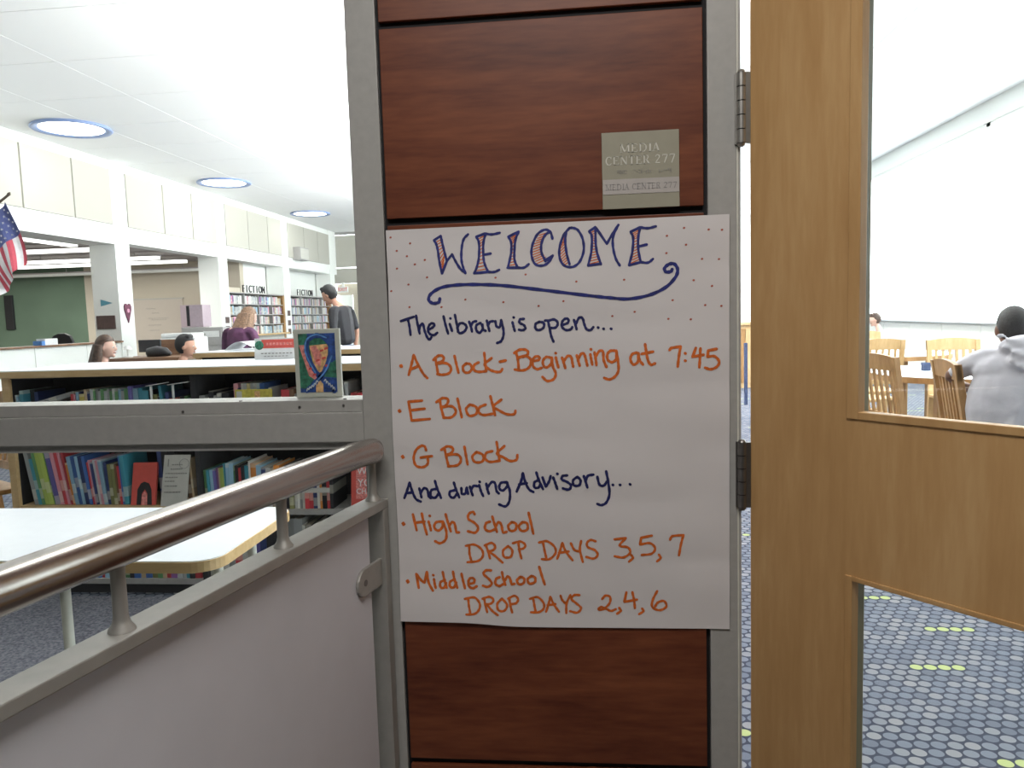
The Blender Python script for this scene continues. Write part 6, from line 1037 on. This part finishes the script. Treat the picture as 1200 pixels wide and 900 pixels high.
    ell(body, hv(0, .098, -.012), (.013 * sc, .020 * sc, .022 * sc), 8, 6, R_)      # nose
    ell(body, hv(0, .080, -.085), (.028 * sc, .022 * sc, .020 * sc), 8, 6, R_)      # chin
    for s in (-1, 1): ell(body, hv(s * .078, -.005, -.01), (.010 * sc, .020 * sc, .032 * sc), 8, 6, R_)
    remesh(body, 'body', skin, t, .0085 * sc + .0015)
    for s in (-1, 1):
        e = MB(); ell(e, hv(s * .030, .083, .008), (.013 * sc, .010 * sc, .008 * sc), 8, 6, R_); eo = e.build('eye', 'eye_white', t, local=True)
        e = MB(); ell(e, hv(s * .030, .0905, .008), (.006 * sc, .004 * sc, .006 * sc), 8, 6, R_); e.build('pupil', 'black_plastic', eo, local=True)
    e = MB(); ell(e, hv(0, .093, -.052), (.024 * sc, .010 * sc, .007 * sc), 10, 6, R_); e.build('mouth', 'lip', t, local=True)
    # clothes
    grow = .030 if hood else .020
    def G_(ch_, g): return [(p, (r[0] + g, r[1] + g) if isinstance(r, tuple) else r + g) for p, r in ch_]
    tor = G_(torso[:4], grow * sc) + [(U(0, .0, .52), (.085 if not hood else .10) * sc)]
    sh_ = skin_verts([tor] + ([G_(a_[1:-0][:5] , .026 * sc) if False else a_ for a_ in slv]), 1)
    if hood:
        ell(sh_, U(0, -.075, .52), (.135 * sc, .075 * sc, .060 * sc), 18, 10, Matrix.Rotation(-.35, 3, 'X')); ell(sh_, U(0, -.11, .45), (.105 * sc, .05 * sc, .085 * sc), 16, 10)
        for q, (yy_, zz_, w_) in enumerate(((-.155, .47, .11), (-.165, .40, .08), (-.135, .53, .13))):
            for k in range(7):
                u = -1 + k / 3; ell(sh_, U(u * w_, yy_ + .03 * u * u, zz_ + .045 * u * u), (.028 * sc, .013 * sc, .013 * sc), 8, 6)
        ell(sh_, U(0, .01, .2), (.262 * sc, .165 * sc, .33 * sc), 20, 12); ell(sh_, U(0, 0, .40), (.235 * sc, .13 * sc, .12 * sc), 20, 12)
        for (fx, fz, ln) in ((-.10, .10, .16), (.06, .05, .2), (.12, .22, .14), (-.03, .26, .12)):
            for k in range(8): u = k / 7 - .5; ell(sh_, U(fx + u * .07, -.146 + .02 * abs(fx) / .1 * .4, fz + u * ln), (.016 * sc, .012 * sc, .022 * sc), 6, 5)
    remesh(sh_, 'hoodie' if hood else 'shirt', shirt, t, .010 * sc)
    pn = skin_verts([[(U(0, 0, .03), (.165 * sc, .12 * sc)), (pel, (.165 * sc, .12 * sc))]] + pants, 1); remesh(pn, 'trousers', trousers, t, .012 * sc)
    for s in (-1, 1):
        fx = legs[0 if s < 0 else 1][5][0]; mb = MB(); ell(mb, (fx.x, fx.y - .02 * sc, .042 * sc), (.045 * sc, .13 * sc, .042 * sc), 14, 8, None, lambda p: Vector((p.x, p.y, max(p.z, -.04 * sc)))); mb.build('shoe', 'black_plastic', t, local=True)
    # hair
    hb = MB()
    def capf(p): return p if p.z > -.2 * sc else p
    def hcut(p):
        q = p.copy()
        if q.y > .02 * sc and q.z < .045 * sc: q.y = .02 * sc * (1 if q.z > -.05 * sc else .2); q.x *= .97
        return q
    if hairstyle == 'buzz': ell(hb, hv(0, -.010, .024), (.0805 * sc, .098 * sc, .103 * sc), 22, 14, R_, hcut)
    else:
        ell(hb, hv(0, -.012, .022), (.088 * sc, .102 * sc, .113 * sc), 22, 14, R_, hcut)
        if hairstyle == 'quiff':
            for k in range(7): ell(hb, hv(-.050 + k * .017, .045 - abs(k - 3) * .006, .105 + .008 * (k % 2)), (.018 * sc, .026 * sc, .022 * sc), 8, 6, R_)
        if hairstyle == 'long':
            for k in range(9):
                an = PI * (k / 8); x_, y_ = .082 * math.cos(an), -.03 - .066 * math.sin(an)
                pth = [hv(x_, y_, .02), hv(x_ * 1.12, y_ * 1.08, -.09), hv(x_ * 1.2, y_ * 1.15 - .01, -.19), hv(x_ * 1.15, y_ * 1.2 - .01, -.27)]
                hb.tube(pth, [.030 * sc, .042 * sc, .042 * sc, .016 * sc], 10)
        if hairstyle == 'bob':
            for k in range(9):
                an = PI * (k / 8); x_, y_ = .082 * math.cos(an), -.03 - .066 * math.sin(an)
                hb.tube([hv(x_, y_, .04), hv(x_ * 1.3, y_ * 1.15, -.05), hv(x_ * 1.3, y_ * 1.1, -.13)], [.03 * sc, .038 * sc, .018 * sc], 10)
    remesh(hb, 'hair', hair, t, .007 * sc)
    return t
person('person in a light grey hoodie seated with back to the door, one elbow out', (2.20, 4.04, 0), math.radians(-12), .99, 'sit', 'skin_dark', 'hoodie_grey', 'denim', 'hair_black', 'buzz', .05, 0, {-1: ((-.31, .16, .86), (-.20, .34, .80)), 1: ((.30, .16, .74), (.16, .38, .76))}, 0.08, True, .125)
person('student with short dark hair in a black T-shirt, standing and looking down', (-2.93, 9.0, 0), math.radians(72), .985, 'stand', 'skin', 'black_shirt', 'denim', 'hair_black', 'quiff', .5, 0.1, None, .12, False, .06)
person('woman with light brown hair in a purple top, seen from behind the bookcases', (-4.32, 9.0, 0.10), math.radians(-12), 1.08, 'sit', 'skin_light', 'purple_shirt', 'denim', 'hair_tan', 'long', .3, -.2, None, .1, False, .10)
person('student with long dark brown hair at the study table, facing right', (-4.42, 6.45, 0), math.radians(-78), .86, 'sit', 'skin_light', 'black_shirt', 'denim', 'hair_brown', 'long', .1, 0, None, .05)
person('student with dark hair in a pale blue shirt, facing right', (-3.66, 6.45, 0), math.radians(-75), .85, 'sit', 'skin', 'blue_shirt', 'denim', 'hair_black', 'quiff', .1, 0, None, .05)
person('pale figure reading at the far side by the daylit windows', (4.50, 12.0, 0), math.radians(75), .82, 'sit', 'skin_light', 'pale_shirt', 'pale_shirt', 'hair_brown', 'quiff', .2, 0, None, .15)
def stool(x, y, z, lab, w_=.4):
    t = thing('stool', lab, 'seat', (x, y, 0)); boxo('seat', x - w_ / 2, x + w_ / 2, y - .2, y + .2, z - .04, z, 'birch', t, .01)
    for a_ in (-1, 1):
        for b_ in (-1, 1): boxo('leg', x + a_ * (w_ / 2 - .04) - .015, x + a_ * (w_ / 2 - .04) + .015, y + b_ * .16 - .015, y + b_ * .16 + .015, 0, z - .04, 'birch', t)
stool(-4.32, 9.0, .52, 'wooden seat under the woman in purple'); stool(-4.42, 6.45, .32, 'wooden seat under the long haired student'); stool(-3.66, 6.45, .32, 'wooden seat under the student in pale blue'); stool(4.5, 12.0, .30, 'wooden seat under the far reader')
# drop anything that no longer has data users
for me in [m_ for m_ in bpy.data.meshes if m_.users == 0]: bpy.data.meshes.remove(me)
